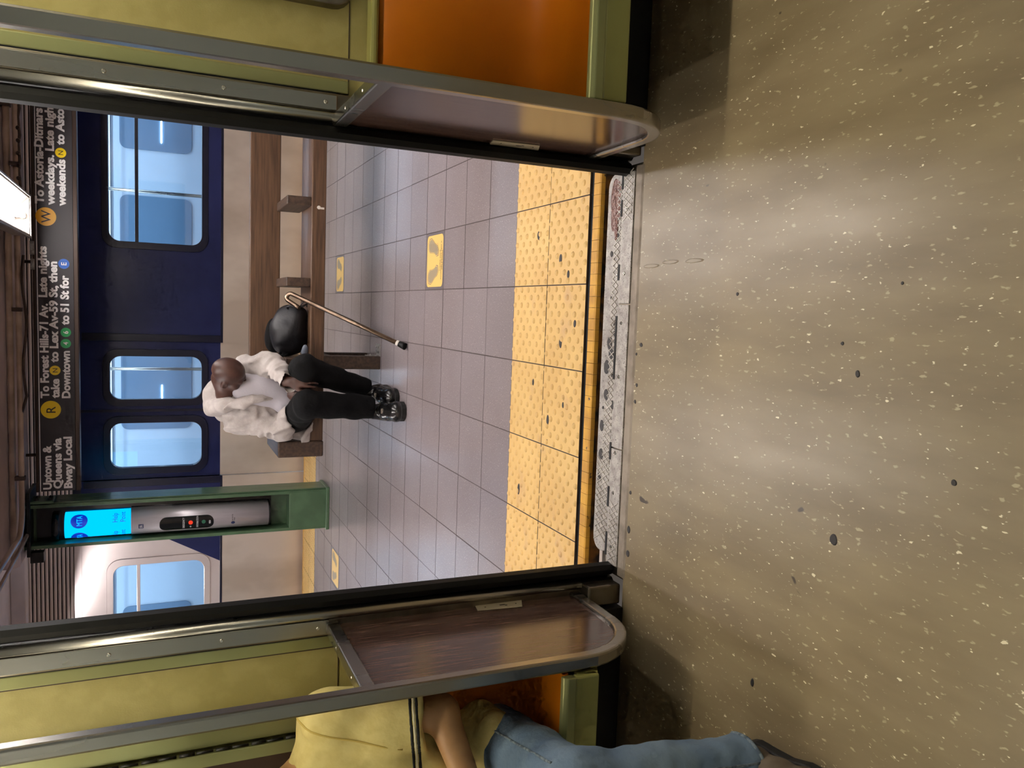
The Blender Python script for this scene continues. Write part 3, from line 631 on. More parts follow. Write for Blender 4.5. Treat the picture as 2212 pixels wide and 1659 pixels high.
# ------------------------------------------------------------------ platform lights
def fixture(x, y0, y1, label, z=2.16):
    t = empty('fluorescent_fixture'); w = .135
    ob('housing', G().box(x - w, x + w, y0, y1, z + .085, z + .10).box(x - w, x - w + .012, y0, y1, z, z + .085).box(x + w - .012, x + w, y0, y1, z, z + .085)
       .box(x - w, x + w, y0, y0 + .012, z, z + .085).box(x - w, x + w, y1 - .012, y1, z, z + .085), 'housing', t)
    ob('reflector', G().prism([(x - w + .013, z + .01), (x - .05, z + .083), (x + .05, z + .083), (x + w - .013, z + .01), (x + w - .013, z + .0835), (x - w + .013, z + .0835)], 'y', y0 + .013, y1 - .013), 'reflector', t)
    ob('frame_rim', G().box(x - w - .012, x - w, y0 - .012, y1 + .012, z - .008, z + .012).box(x + w, x + w + .012, y0 - .012, y1 + .012, z - .008, z + .012).box(x - w, x + w, y1, y1 + .012, z - .008, z + .012), 'galvanised', t)
    n = max(1, round((y1 - y0)/1.25)); L_ = (y1 - y0)/n
    for k in range(n):
        ob('tube', G().tube([(x, y0 + k*L_ + .06, z + .035), (x, y0 + (k+1)*L_ - .06, z + .035)], .019, 12), 'tube_platform', t)
        ob('socket', G().box(x - .015, x + .015, y0 + k*L_ + .03, y0 + k*L_ + .06, z + .02, z + .083).box(x - .015, x + .015, y0 + (k+1)*L_ - .06, y0 + (k+1)*L_ - .03, z + .02, z + .083), 'housing', t)
    for yy in (y0 + .3, y1 - .3): ob('hanger', G().tube([(x, yy, z + .1), (x, yy, 2.52)], .01, 6), 'housing', t)
    tag(t, label, 'light', 'fluorescent platform lights')
fixture(.545, 2.85, 6.53, 'fluorescent light fixture with a bare tube end seen above the sign')
fixture(-.80, 2.85, 5.05, 'added short fluorescent light overhead, unseen, left of the sticker nearest the doorway', 2.20)  # added out of view to brighten the sign
fixture(-3.2, 2.85, 7.85, 'unseen fluorescent platform light left of the green column, lengthened to brighten the far train')  # out of view, run longer to brighten the far train's left part
fixture(2.5, 2.85, 6.53, 'fluorescent platform light far right, hidden by the car wall')
# ------------------------------------------------------------------ train across the platform
tt = empty('subway_train'); YT = 8.30
wins = [(.50, 1.95, .935, 1.775), (-.965, -.50, .935, 1.775), (-1.615, -1.13, .935, 1.775), (-3.9, -2.50, .91, 1.76)]
DX0, DX1 = -1.70, -.39
low = G().box(-6, DX0, YT, YT + .05, -.4, .776).box(DX1, 5, YT, YT + .05, -.4, .776)
ob('lower_panel', low, 'train_steel', tt)
ob('belt_rail', G().box(-6, DX0, YT - .006, YT + .02, .764, .785).box(DX1, 5, YT - .006, YT + .02, .764, .785), 'navy_dark', tt, bevel=.003)
up = G(); wall_holes(up, DX1, 5, .785, 2.0, wins, YT, YT + .05); ob('upper_panel', up, 'navy_reflection', tt)
# left of the door the painted dark reflection ends at a slanting edge
ob('upper_panel', G().prism([(DX0, .785), (-2.56, .785), (-2.30, 1.26), (-2.12, 2.0), (DX0, 2.0)], 'y', YT - .004, YT + .05), 'navy_reflection', tt)  # thin overlay on the steel panel, only carries the painted dark reflection
up = G(); wall_holes(up, -6, DX0, .785, 2.0, wins, YT, YT + .05); ob('upper_panel', up, 'train_lit_steel', tt, label='steel upper panel with a bright reflection painted in')
ob('band', G().box(-6, -2.1, YT - .012, YT + .05, 2.0, 2.06), 'train_lit_steel', tt); ob('band', G().box(-2.1, 5, YT - .012, YT + .05, 2.0, 2.06), 'navy_dark', tt)  # band tones follow the reflections painted on the panels below
for k in range(11):
    z = 2.07 + k*.034
    ob('flute', G().tube([(-6, YT + .012, z + .012), (5, YT + .012, z + .012)], .0135, 6, smooth=False), 'flute_metal', tt)
ob('roof_edge', G().box(-6, 5, YT + .01, YT + .4, 2.445, 2.50), 'navy_dark', tt)
ob('letter_backing', G().box(-6, 5, YT + .02, YT + .05, 2.06, 2.45), 'frame_brown', tt)
# two door leaves
for a, b, w in ((DX0, -1.045, wins[2]), (-1.0452, DX1, wins[1])):
    g = G(); wall_holes(g, a + .004, b, .785, 2.0, [w], YT + .018, YT + .045)
    lf = ob('door_leaf', g, 'navy_reflection', tt); ob('leaf_bottom', G().box(a + .004, b, YT + .018, YT + .045, -.05, .785), 'train_steel', lf)
    ob('edge_rubber', G().box(b - .012, b, YT + .012, YT + .046, -.05, 2.0) if b < -1.0 else G().box(a, a + .012, YT + .012, YT + .046, -.05, 2.0), 'navy_dark', lf)
for a, b in ((DX0 - .07, DX0), (DX1, DX1 + .07)):
    ob('door_jamb', G().box(a, b, YT - .006, YT + .05, .785, 1.98), 'navy_dark', tt, bevel=.004)
for i, w in enumerate(wins):
    x0, x1, z0, z1 = w
    f = ob('window_frame', G().ring(rrect(x0 - .035, x1 + .035, z0 - .035, z1 + .035, .12, 6), rrect(x0 + .03, x1 - .03, z0 + .022, z1 - .022, .095, 6), 'y', YT - .012, YT + .06), 'navy_dark' if i < 3 else 'train_lit_steel', tt, bevel=.003)
    ob('pane', G().prism(rrect(x0 + .02, x1 - .02, z0 + .015, z1 - .015, .095, 6), 'y', YT + .025, YT + .029), 'train_glass', f)
    if i in (0, 3): ob('transom', G().box(x0 + .02, x1 - .02, YT + .004, YT + .05, 1.505, 1.535), 'navy_dark' if i == 0 else 'train_lit_steel', f, bevel=.003)
# inside of that train
ins = ob('interior_shell', G().box(-6, 5, YT + 2.6, YT + 2.65, -.1, 2.4).box(-6, 5, YT + .05, YT + 2.6, 2.28, 2.32).box(-6, 5, YT + .05, YT + 2.6, -.1, -.05), 'train_inside', tt)
for x in (-5, -3.3, -1.6, .1, 1.8, 3.5):
    o = ob('far_window', G().prism(rrect(x, x + 1.15, .95, 1.75, .08), 'y', YT + 2.58, YT + 2.599), 'far_glass', ins)
    ob('far_lamp', G().box(x + .1, x + .55, YT + 2.572, YT + 2.58, 1.285, 1.297), 'tube_far', o)
    ob('seat_back', G().box(x - .1, x + 1.25, YT + 2.2, YT + 2.58, .1, .78), 'train_seat', ins, bevel=.03)
for x in (-4.2, -2.2, -.75, 1.15, 3.0):
    ob('grab_pole', G().tube([(x, YT + 1.3, -.05), (x, YT + 1.3, 2.28)], .018, 8), 'steel', ins)
for y in (.75, 1.9):
    ob('ceiling_tube', G().box(-6, 5, YT + y - .05, YT + y + .05, 2.255, 2.279), 'tube_far', ins)
ob('grab_rail', G().tube([(-6, YT + .55, 1.86), (5, YT + .55, 1.86)], .016, 8), 'steel', ins); ob('grab_rail', G().tube([(-6, YT + 2.1, 1.86), (5, YT + 2.1, 1.86)], .016, 8), 'steel', ins)
ob('advert_card', G().box(-6, 5, YT + 2.55, YT + 2.59, 1.85, 2.15), 'letter_white', ins)
tag(tt, 'steel subway train with a painted dark blue reflection, standing across the platform', 'train')
# ================================================================== PEOPLE (smooth distance fields turned into one skin each)
def vcap(P, a, b, ra, rb=None):
    rb = ra if rb is None else rb; a = np.array(a, float); b = np.array(b, float); d = b - a
    t = np.clip(((P - a) @ d) / (d @ d), 0, 1)
    return np.linalg.norm(P - a - t[:, None]*d, axis=1) - (ra + (rb - ra)*t)
def vell(P, c, r, R=None):
    q = P - np.array(c, float)
    if R is not None: q = q @ R
    r = np.array(r, float); k0 = np.linalg.norm(q/r, axis=1); k1 = np.linalg.norm(q/(r*r), axis=1) + 1e-9
    return k0*(k0 - 1)/k1
def smin(a, b, k):
    h = np.clip(.5 + .5*(b - a)/k, 0, 1); return b*(1 - h) + a*h - k*h*(1 - h)
def smax(a, b, k): return -smin(-a, -b, k)
def union(ds, k):
    d = ds[0]
    for e in ds[1:]: d = smin(d, e, k)
    return d
def folds(P, amp, s, seed=0., st=(1, 1, 1)):
    q = P*np.array(st)*s + seed
    return amp*(np.sin(q[:, 0] + 1.7*np.sin(q[:, 2]*.9 + seed)) + np.sin(q[:, 1]*1.3 + 1.3*np.sin(q[:, 0]*1.1)) + np.sin(q[:, 2]*1.15 + 1.5*np.sin(q[:, 1]*.8 + 2.)))/3
def crease(P, amp, s, seed):
    # sharp cloth folds running mostly downwards
    a = P[:, 0]*.8 + P[:, 1]*.6 + .35*P[:, 2] + .03*np.sin(P[:, 2]*23. + seed) + .02*np.sin(P[:, 1]*31. + seed*2)
    b = P[:, 0]*.4 - P[:, 1]*.7 + .8*P[:, 2] + .03*np.sin(P[:, 0]*27. + seed)
    w = .5 + .5*np.sin(P[:, 0]*17. + P[:, 2]*13. + seed*3)
    return amp*(np.abs(np.sin(a*s + seed))*w + np.abs(np.sin(b*s*1.1 + seed))*(1 - w) - .6)
def skin(fn, lo, hi, h, name):
    lo = np.array(lo, float); n = np.ceil((np.array(hi) - lo)/h).astype(int) + 1
    ax = [lo[i] + h*np.arange(n[i]) for i in range(3)]
    X, Y, Z = np.meshgrid(*ax, indexing='ij'); P = np.stack([X.ravel(), Y.ravel(), Z.ravel()], 1)
    # look coarsely first, then only near the surface
    cs = 5; ci = [np.minimum(np.arange(0, n[i] + cs - 1, cs), n[i] - 1) for i in range(3)]
    CX, CY, CZ = np.meshgrid(*[ax[i][ci[i]] for i in range(3)], indexing='ij'); CP = np.stack([CX.ravel(), CY.ravel(), CZ.ravel()], 1)
    CD = fn(CP).reshape(CX.shape); near = np.abs(CD) < h*cs*2.2 + .012
    nb = near.copy()
    for a in range(3):
        sl0 = [slice(None)]*3; sl1 = [slice(None)]*3; sl0[a] = slice(0, -1); sl1[a] = slice(1, None)
        e = nb.copy(); e[tuple(sl0)] |= nb[tuple(sl1)]; e[tuple(sl1)] |= nb[tuple(sl0)]; nb = e
    gi = [np.minimum(np.round(np.arange(n[i])/cs).astype(int), CD.shape[i] - 1) for i in range(3)]
    D = CD[np.ix_(*gi)].copy(); nf = nb[np.ix_(*gi)].ravel(); Df = D.ravel(); Df[nf] = fn(P[nf]); D = Df.reshape(n)
    S = D < 0
    acc = np.zeros(tuple(n - 1) + (3,)); cnt = np.zeros(tuple(n - 1))
    edges = []
    for a in range(3):
        s0 = [slice(None)]*3; s1 = [slice(None)]*3; s0[a] = slice(0, -1); s1[a] = slice(1, None)
        A, B = D[tuple(s0)], D[tuple(s1)]; cr_ = S[tuple(s0)] != S[tuple(s1)]
        I = np.argwhere(cr_); t = A[cr_]/(A[cr_] - B[cr_]); p = lo + h*I; p[:, a] += h*t
        o1, o2 = [b for b in range(3) if b != a]; quads = []
        ok = (I[:, o1] > 0) & (I[:, o2] > 0) & (I[:, o1] < n[o1] - 1) & (I[:, o2] < n[o2] - 1)
        for d1, d2 in ((0, 0), (1, 0), (1, 1), (0, 1)):
            J = I.copy(); J[:, o1] -= d1; J[:, o2] -= d2
            v = (J[:, o1] >= 0) & (J[:, o2] >= 0) & (J[:, o1] < n[o1] - 1) & (J[:, o2] < n[o2] - 1)
            np.add.at(acc, tuple(J[v].T), p[v]); np.add.at(cnt, tuple(J[v].T), 1); quads.append(J)
        flip = S[tuple(s0)][cr_] ^ (a == 1)
        edges.append((quads, ok, flip))
    used = cnt > 0; idx = -np.ones(cnt.shape, int); idx[used] = np.arange(used.sum()); V = acc[used]/cnt[used][:, None]
    Fs = []
    for quads, ok, flip in edges:
        q = np.stack([idx[tuple(J[ok].T)] for J in quads], 1); fl = flip[ok]; q[~fl] = q[~fl][:, ::-1]; Fs.append(q)
    Fq = np.concatenate(Fs)
    m = bpy.data.meshes.new(name); m.from_pydata(V.tolist(), [], Fq.tolist()); m.polygons.foreach_set('use_smooth', [True]*len(m.polygons)); m.update()
    return m
def V3(*a): return np.array(a, float)
def unit(v): return v/np.linalg.norm(v)
def head_sdf(P, c, face, upv, s=1.0, bald=True):
    far = np.linalg.norm(P - c, axis=1) - .17; near = far < .03
    if not near.all():
        if near.any(): far[near] = head_sdf(P[near], c, face, upv, s, bald)
        return far
    f = unit(face); r = unit(np.cross(f, upv)); u = np.cross(r, f); q = ((P - c) @ np.stack([r, f, u], 1))/s
    qa = q.copy(); qa[:, 0] = np.abs(qa[:, 0])
    d = vell(q, (0, -.012, .042), (.077, .099, .086))
    d = smin(d, vell(q, (0, .030, -.045), (.060, .066, .080)), .035)
    d = smin(d, vell(qa, (.044, .050, -.030), (.026, .030, .030)), .02)
    d = smin(d, vell(q, (0, .070, -.100), (.028, .022, .020)), .025)
    d = smin(d, vcap(qa, (.0, .088, .020), (.042, .074, .022), .013), .015)
    d = smax(d, -vell(qa, (.033, .101, .000), (.018, .014, .011)), .014)
    d = smin(d, vell(qa, (.033, .080, .001), (.014, .012, .011)), .004)
    d = smin(d, vcap(q, (0, .092, .012), (0, .116, -.032), .008, .014), .010)
    d = smin(d, vell(qa, (.014, .102, -.035), (.011, .012, .010)), .008)
    d = smin(d, vell(q, (0, .094, -.062), (.027, .014, .0085)), .008); d = smin(d, vell(q, (0, .091, -.076), (.024, .014, .0085)), .008)
    ear = vell(qa, (.079, -.012, -.008), (.012, .022, .034)); ear = smax(ear, -vell(qa, (.089, -.006, -.006), (.010, .012, .020)), .006)
    d = smin(d, ear, .008)
    return d*s
def hand_sdf(P, wrist, fwd, side, nrm, curl, s=1.0, spread=.10):
    # side: towards the thumb, nrm: back of the hand; a palm and five fingers
    w = np.array(wrist, float); far = np.linalg.norm(P - w, axis=1) - .22; near = far < .03
    if not near.all():
        if near.any(): far[near] = hand_sdf(P[near], wrist, fwd, side, nrm, curl, s, spread)
        return far
    f, sd, nv = unit(fwd), unit(side), unit(nrm)
    def pt(a, b, c): return w + s*(f*a + sd*b + nv*c)
    B = np.stack([f, sd, nv], 1)
    d = vell(P, pt(.052, 0, 0), (.052*s, .042*s, .019*s), B)
    d = smin(d, vcap(P, pt(-.03, 0, 0), pt(.03, 0, 0), .026*s, .024*s), .02)
    for i, (b, L) in enumerate(((.031, .070), (.011, .079), (-.010, .074), (-.029, .058))):
        a0 = pt(.088 - .004*abs(i - 1), b, 0); dirv = f + sd*(b*spread/.03); th = curl; p = a0; r = .0098 - .0006*i
        ds = []
        for seg, fr in enumerate((.45, .32, .25)):
            th_ = th*(seg + .6); dv = unit(dirv*math.cos(th_) - nv*math.sin(th_)); e = p + dv*L*fr*s
            ds.append(vcap(P, p, e, r*s, (r - .0009)*s)); p = e; r -= .0009
        d = smin(d, union(ds, .003), .006)
    t0 = pt(.022, .030, -.004); t1 = pt(.058, .056, -.012); t2 = pt(.082, .060, -.022)
    return smin(d, smin(vcap(P, t0, t1, .0135*s, .011*s), vcap(P, t1, t2, .011*s, .009*s), .004), .010)
# ------------------------------------------------------------------ the man on the bench
hipR, hipL = V3(-.765, 5.42, .545), V3(-.560, 5.43, .545)
knR, knL = V3(-.580, 4.800, .548), V3(-.375, 4.850, .556)
anR, anL = V3(-.612, 4.860, .150), V3(-.515, 5.030, .140)
pel, che, nkb = V3(-.665, 5.45, .56), V3(-.585, 5.29, .80), V3(-.560, 5.21, .955)
shR, shL = V3(-.735, 5.30, .900), V3(-.405, 5.22, .845)
elR, elL = V3(-.775, 5.14, .645), V3(-.362, 5.08, .720)
wrR, wrL = V3(-.605, 4.985, .575), V3(-.455, 4.855, .640)
HC, HF, HU = V3(-.432, 5.085, .966), V3(-.27, .05, -.95), V3(.62, -.74, -.06)
def body1(P):
    d = head_sdf(P, HC, HF, HU, .98)
    f = unit(HF); r_ = unit(np.cross(f, HU)); u = np.cross(r_, f)
    d = smin(d, vcap(P, HC - u*.05 - f*.03, nkb, .058, .066), .03)
    tor = union([vcap(P, nkb, che, .07, .12), vcap(P, che, pel, .12, .12), vcap(P, shR, shL, .06)], .06)
    d = smin(d, tor, .03)
    d = union([d, vcap(P, shR, elR, .045, .036), vcap(P, elR, wrR, .036, .026), vcap(P, shL, elL, .045, .036), vcap(P, elL, wrL, .036, .026)], .02)
    d = union([d, vcap(P, hipR, knR, .075, .052), vcap(P, knR, anR, .05, .034), vcap(P, hipL, knL, .075, .052), vcap(P, knL, anL, .05, .034)], .03)
    d = smin(d, hand_sdf(P, wrL, V3(.10, -.35, -.78), V3(-.85, -.40, .1), V3(.35, -.80, .45), .30), .012)
    d = smin(d, hand_sdf(P, wrR, V3(.70, -.60, -.20), V3(.2, -.55, .75), V3(-.45, -.65, .55), .34), .012)
    return d
man = ob('person', skin(body1, (-.9, 4.70, .04), (-.2, 5.62, 1.12), .0075, 'person_body'), 'skin_dark')
tag(man, 'bald person in a pale grey hoodie and black trousers, slumped asleep on the wooden bench', 'person')
def trous(P):
    def leg(h_, k_, a_, w_):
        sh = unit(a_ - k_); lower = vcap(P, k_, a_ + sh*.1, .080, w_); lower = smax(lower, (P - a_) @ sh, .006)
        return smin(vcap(P, h_, k_, .108, .082), lower, .03)
    d = smin(leg(hipR, knR, anR, .076), leg(hipL, knL, anL, .060), .012)
    d = smin(d, vell(P, pel - V3(0, 0, .01), (.18, .15, .115)), .04)
    d = d + folds(P, .007, 38., 1.) ; d = smax(d, .458 - P[:, 2] - np.where(P[:, 1] > 5.21, 0., 9.), .01)
    return d
ob('trousers', skin(trous, (-.92, 4.66, .06), (-.2, 5.66, .72), .008, 'trousers'), 'fabric_black', man)
FO = V3(-.505, 5.06, .80)
def hood_cut(P):      # the open front of the jacket
    return smin(vcap(P, V3(-.475, 5.00, .93), V3(-.500, 5.00, .70), .060, .085), vcap(P, V3(-.50, 5.0, .70), V3(-.55, 5.02, .60), .085, .06), .02)
def torso_big(P):
    d = union([vell(P, che - V3(0, -.01, .0), (.185, .150, .19)), vcap(P, pel + V3(0, -.02, 0), che, .165, .15), vcap(P, shR + V3(.02, 0, -.01), shL + V3(-.02, 0, -.01), .078)], .07)
    return d
def lapels(P):
    A = [(-.622, 5.15, .985, .045), (-.596, 5.075, .88, .034), (-.560, 5.050, .77, .027), (-.548, 5.060, .69, .020)]; B = [(-.395, 5.19, .88, .034), (-.400, 5.095, .79, .026), (-.430, 5.062, .71, .018)]
    return union([vcap(P, a[:3], b[:3], a[3], b[3]) for Q in (A, B) for a, b in zip(Q, Q[1:])], .02)
def hoodie(P):
    d = torso_big(P)
    d = smin(d, vcap(P, nkb + V3(-.02, .03, -.03), che, .09, .13), .06)
    arm = smin(vcap(P, shR, elR, .080, .073), vcap(P, elR, wrR - (elR - wrR)*.02, .072, .048), .025)
    armL = smin(vcap(P, shL, elL, .080, .072), vcap(P, elL, wrL, .072, .050), .025)
    d = smin(smin(d, arm, .028), armL, .028)
    d = smin(d, lapels(P), .022)
    tail = union([vcap(P, V3(-.80, 5.36, .53), V3(-.845, 5.24, .475), .075, .045), vcap(P, V3(-.70, 5.52, .53), V3(-.82, 5.42, .52), .10, .085)], .05)
    d = smin(d, tail, .05); d = smin(d, vell(P, (-.795, 5.25, .478), (.075, .055, .026)), .03); d = smin(d, vell(P, (-.795, 5.208, .450), (.050, .013, .036)), .02)
    d = d + folds(P, .011, 30., 0., (1.3, 1.3, .7)) + crease(P, .020, 26., 1.) + crease(P, .010, 52., 2.)
    d = smax(d, -hood_cut(P), .012)
    d = smax(d, -vcap(P, HC, HC + V3(.2, -.3, .0), .125, .15), .01)
    d = smax(d, .456 - P[:, 2] - np.where(P[:, 1] > 5.20, 0., 9.), .006)
    d = smax(d, P[:, 1] - 5.69, .006)
    # keep clear of the thighs
    return smax(d, -(smin(vcap(P, hipR + (knR - hipR)*.35, knR, .107, .082), vcap(P, hipL + (knL - hipL)*.30, knL, .107, .082), .01)), .01)
ob('hoodie', skin(hoodie, (-.95, 4.84, .44), (-.22, 5.72, 1.10), .0085, 'hoodie'), 'hoodie', man)
def hoodcollar(P):
    A = [(-.604, 5.10, .915, .030), (-.622, 5.15, .99, .050), (-.650, 5.29, 1.035, .060), (-.570, 5.335, 1.035, .058), (-.470, 5.29, .975, .050), (-.395, 5.19, .880, .036)]
    ds = [vcap(P, a[:3], b[:3], a[3], b[3]) for a, b in zip(A, A[1:])]
    d = union(ds, .02); d = smin(d, vell(P, (-.655, 5.36, .965), (.10, .075, .085)), .04)
    return d + folds(P, .007, 42., 2.) + crease(P, .007, 40., 4.)
ob('hood', skin(hoodcollar, (-.80, 4.98, .66), (-.30, 5.48, 1.13), .0075, 'hood'), 'hoodie', man)
def tee(P):
    d = union([vell(P, (-.520, 5.150, .80), (.105, .085, .15)), vcap(P, V3(-.52, 5.14, .73), V3(-.60, 5.16, .60), .09, .10)], .05)
    return d + folds(P, .006, 34., 5.)
ob('tee_shirt', skin(tee, (-.75, 4.99, .48), (-.36, 5.28, 1.0), .0085, 'tee_shirt'), 'tee', man)
def shoe(name, heel, toe, par, upper_m='shoe_black', sole_m='sole', s=1., wid=.045):
    heel, toe = V3(*heel), V3(*toe); f = unit((toe - heel)*V3(1, 1, 0)); sd = V3(f[1], -f[0], 0); L = np.linalg.norm(toe - heel)
    z0 = heel[2]
    def up_(P):
        a = heel + V3(0, 0, .052*s) + f*.045*s; b = toe + V3(0, 0, .034*s) - f*.045*s
        d = union([vcap(P, a, heel + f*L*.5 + V3(0, 0, .052*s), .042*s, .045*s), vcap(P, heel + f*L*.5 + V3(0, 0, .05*s), b, .045*s, .042*s), vell(P, toe - f*.06*s + V3(0, 0, .036*s), (.052*s,)*2 + (.034*s,))], .02)
        d = smin(d, vcap(P, heel + f*.055*s + V3(0, 0, .05*s), heel + f*.06*s + V3(0, 0, .11*s), .042*s, .038*s), .025)
        return smax(d, z0 + .018*s - P[:, 2], .003)
    lo = np.minimum(heel, toe) - .08; hi = np.maximum(heel, toe) + .08; lo[2] = z0; hi[2] = z0 + .17*s
    sh = ob(name, skin(up_, lo, hi, .006, name), upper_m, par)
    pts = []
    for t, w in ((0, .6), (.04, .85), (.12, .95), (.3, .9), (.5, .88), (.7, 1.08), (.85, 1.05), (.95, .75), (1., .35)):
        pts.append((heel + f*L*t, wid*s*w))
    poly = [tuple((p + sd*w)[:2]) for p, w in pts] + [tuple((p - sd*w)[:2]) for p, w in reversed(pts)]
    ob('sole', G().prism(poly, 'z', z0, z0 + .026*s), sole_m, sh, bevel=.004)
    return sh, f, sd
s1, f1, sd1 = shoe('shoe', (-.648, 4.925, 0), (-.606, 4.590, 0), man, 'shoe_black', 'sole', 1.22, .046)
c_ = V3(-.604, 4.755, .088)
for q in range(3): ob('shoe_strap', G().tube([tuple(V3(-.624, 4.80 - q*.036, .122 - q*.010) + sd1*k*.014 - V3(0, 0, .0022*k*k)) for k in range(-3, 4)], .0045, 6), 'shoe_black', s1)
ob('shoe_buckle', G().box(-.634, -.604, 4.722, 4.734, .108, .122), 'screw', s1, bevel=.002)
s2, f2, sd2 = shoe('shoe', (-.535, 5.080, 0), (-.548, 4.745, 0), man, 'shoe_black', 'sole', 1.15, .044)
ob('shoe_buckle', G().box(-.556, -.528, 4.892, 4.904, .108, .122), 'screw', s2, bevel=.002)
# ------------------------------------------------------------------ bag and cane beside him
def bagf(P):
    d = union([vell(P, (-.165, 5.40, .572), (.150, .125, .118)), vell(P, (-.235, 5.43, .565), (.085, .11, .11)), vell(P, (-.06, 5.36, .535), (.06, .08, .075))], .05)
    d = d + folds(P, .007, 34., 4.); return smax(d, .462 - P[:, 2], .004)
bag = ob('backpack', skin(bagf, (-.36, 5.22, .45), (.04, 5.58, .74), .008, 'backpack'), 'bag_black')
ob('strap', G().tube([(-.03, 5.33, .58), (-.015, 5.30, .60), (-.005, 5.285, .58), (-.012, 5.28, .54), (-.005, 5.275, .50), (.01, 5.27, .475)], .006, 8), 'bag_black', bag)
ob('strap', G().tube([(-.02, 5.30, .50), (.0, 5.28, .515), (.022, 5.27, .50), (.018, 5.265, .475), (-.01, 5.27, .478)], .004, 8), 'bag_black', bag)
ob('top_flap', skin(lambda P: vell(P, (-.205, 5.46, .655), (.115, .075, .060)) + folds(P, .005, 30.), (-.36, 5.36, .57), (-.06, 5.56, .74), .008, 'top_flap'), 'fabric_black', bag)
ob('handle_loop', G().tube([(-.30, 5.40, .61), (-.325, 5.37, .635), (-.335, 5.36, .61), (-.32, 5.36, .585), (-.295, 5.38, .58)], .010, 8), 'fabric_black', bag)
tag(bag, 'stuffed black bag on the bench beside the sleeping person', 'bag')
pb = ob('plastic_bag', skin(lambda P: vell(P, (-.285, 5.275, .484), (.040, .022, .022)) + folds(P, .006, 70.), (-.35, 5.24, .455), (-.23, 5.31, .52), .006, 'plastic_bag'), 'clear_plastic')
tag(pb, 'small crumpled clear plastic bag between the black bag and the person', 'bag')
cn = empty('walking_cane')
top, tip = V3(.068, 5.180, .585), V3(-.222, 4.612, .012)
ax = unit(top - tip); hk = V3(-.72, -.45, -.30); hk = unit(hk - ax*(hk @ ax))
bendp = [tuple(top + hk*.024*(1 - math.cos(math.radians(a))) + ax*.026*math.sin(math.radians(a))) for a in range(0, 181, 15)]
end = np.array(bendp[-1]); low = [tuple(end - ax*t + hk*.012*t/.1) for t in (.03, .06, .09)]
ob('shaft', G().tube([tuple(tip + ax*.045), tuple((tip + top)/2), tuple(top)] + bendp[1:] + low, .0135, 12), 'cane_metal', cn)
ob('collar', G().tube([tuple(tip + ax*.040), tuple(tip + ax*.062)], .0165, 12), 'white_plastic', cn)
ob('rubber_tip', G().tube([tuple(tip), tuple(tip + ax*.012), tuple(tip + ax*.045)], [.021, .021, .0175], 12), 'rubber', cn)
tag(cn, 'bronze hooked walking cane leaning against the bench seat', 'cane')
# ------------------------------------------------------------------ the passenger at the left edge of the car
OX = -1.235
q_sh = [V3(OX + .17, 1.975, .955), V3(OX - .17, 1.975, .955)]
q_el = [V3(-1.040, 1.895, .690), V3(OX - .20, 1.895, .690)]
q_wr = [V3(-1.235, 1.720, .640), V3(OX - .02, 1.710, .610)]
q_hip = [V3(OX + .055, 1.93, .500), V3(OX - .09, 1.93, .500)]
q_kn = [V3(-1.042, 1.470, .515), V3(OX - .20, 1.47, .515)]
q_an = [V3(-1.058, 1.425, .085), V3(OX - .20, 1.42, .085)]
q_hd = V3(OX, 1.93, 1.225)
def body2(P):
    d = head_sdf(P, q_hd, V3(0, -1, -.25), V3(0, -.1, 1))
    d = smin(d, vcap(P, q_hd + V3(0, .03, -.06), V3(OX, 2.0, 1.0), .058, .065), .03)
    d = smin(d, union([vcap(P, q_sh[0], q_sh[1], .065), vcap(P, V3(OX, 1.99, .95), V3(OX, 1.96, .56), .125, .13)], .06), .04)
    for i in (0, 1):
        d = smin(d, smin(vcap(P, q_sh[i], q_el[i], .050, .042), vcap(P, q_el[i], q_wr[i], .043, .028), .025), .025)
        d = smin(d, smin(vcap(P, q_hip[i], q_kn[i], .085, .06), vcap(P, q_kn[i], q_an[i], .057, .038), .03), .03)
    d = smin(d, hand_sdf(P, q_wr[0], V3(-.75, -.45, -.15), V3(-.3, .2, .9), V3(.4, -.85, .2), .35), .012)
    return smin(d, hand_sdf(P, q_wr[1], V3(.75, -.45, -.15), V3(.3, .2, .9), V3(-.4, -.85, .2), .35), .012)
p2 = ob('person', skin(body2, (-1.56, 1.34, .04), (-.93, 2.16, 1.36), .008, 'person_body'), 'skin_light')
tag(p2, 'passenger in a yellow polo shirt and blue jeans sitting at the left edge', 'person')
def polo(P):
    d = union([vell(P, (OX, 1.985, .86), (.205, .135, .20)), vcap(P, V3(OX - .01, 1.97, .80), V3(OX - .03, 1.955, .58), .145, .15), vcap(P, q_sh[0], q_sh[1], .085)], .06)
    d = smin(smin(d, vell(P, (OX - .01, 1.93, .545), (.180, .150, .085)), .05), vell(P, (OX - .012, 1.865, .525), (.172, .125, .085)), .04)
    for i in (0, 1):
        dv = unit(q_el[i] - q_sh[i]); m_ = q_sh[i] + dv*.228
        slv = vcap(P, q_sh[i], m_ + dv*.08, .088, .082); slv = smax(slv, (P - m_) @ dv, .004); d = smin(d, slv, .02)
    d = smax(d, -vcap(P, V3(OX, 1.96, 1.06), V3(OX, 1.95, 1.15), .075, .085), .01)
    d = d + folds(P, .0075, 32., 1., (1.1, 1.1, .6)) + crease(P, .008, 24., 3.) + folds(P, .003, 80., 4., (1, 1, .5))
    d = smax(d, P[:, 1] - 2.09, .01)
    return smax(d, .455 - P[:, 2], .008)
ob('polo_shirt', skin(polo, (-1.60, 1.72, .43), (-.90, 2.14, 1.10), .0075, 'polo_shirt'), 'shirt_yellow', p2)
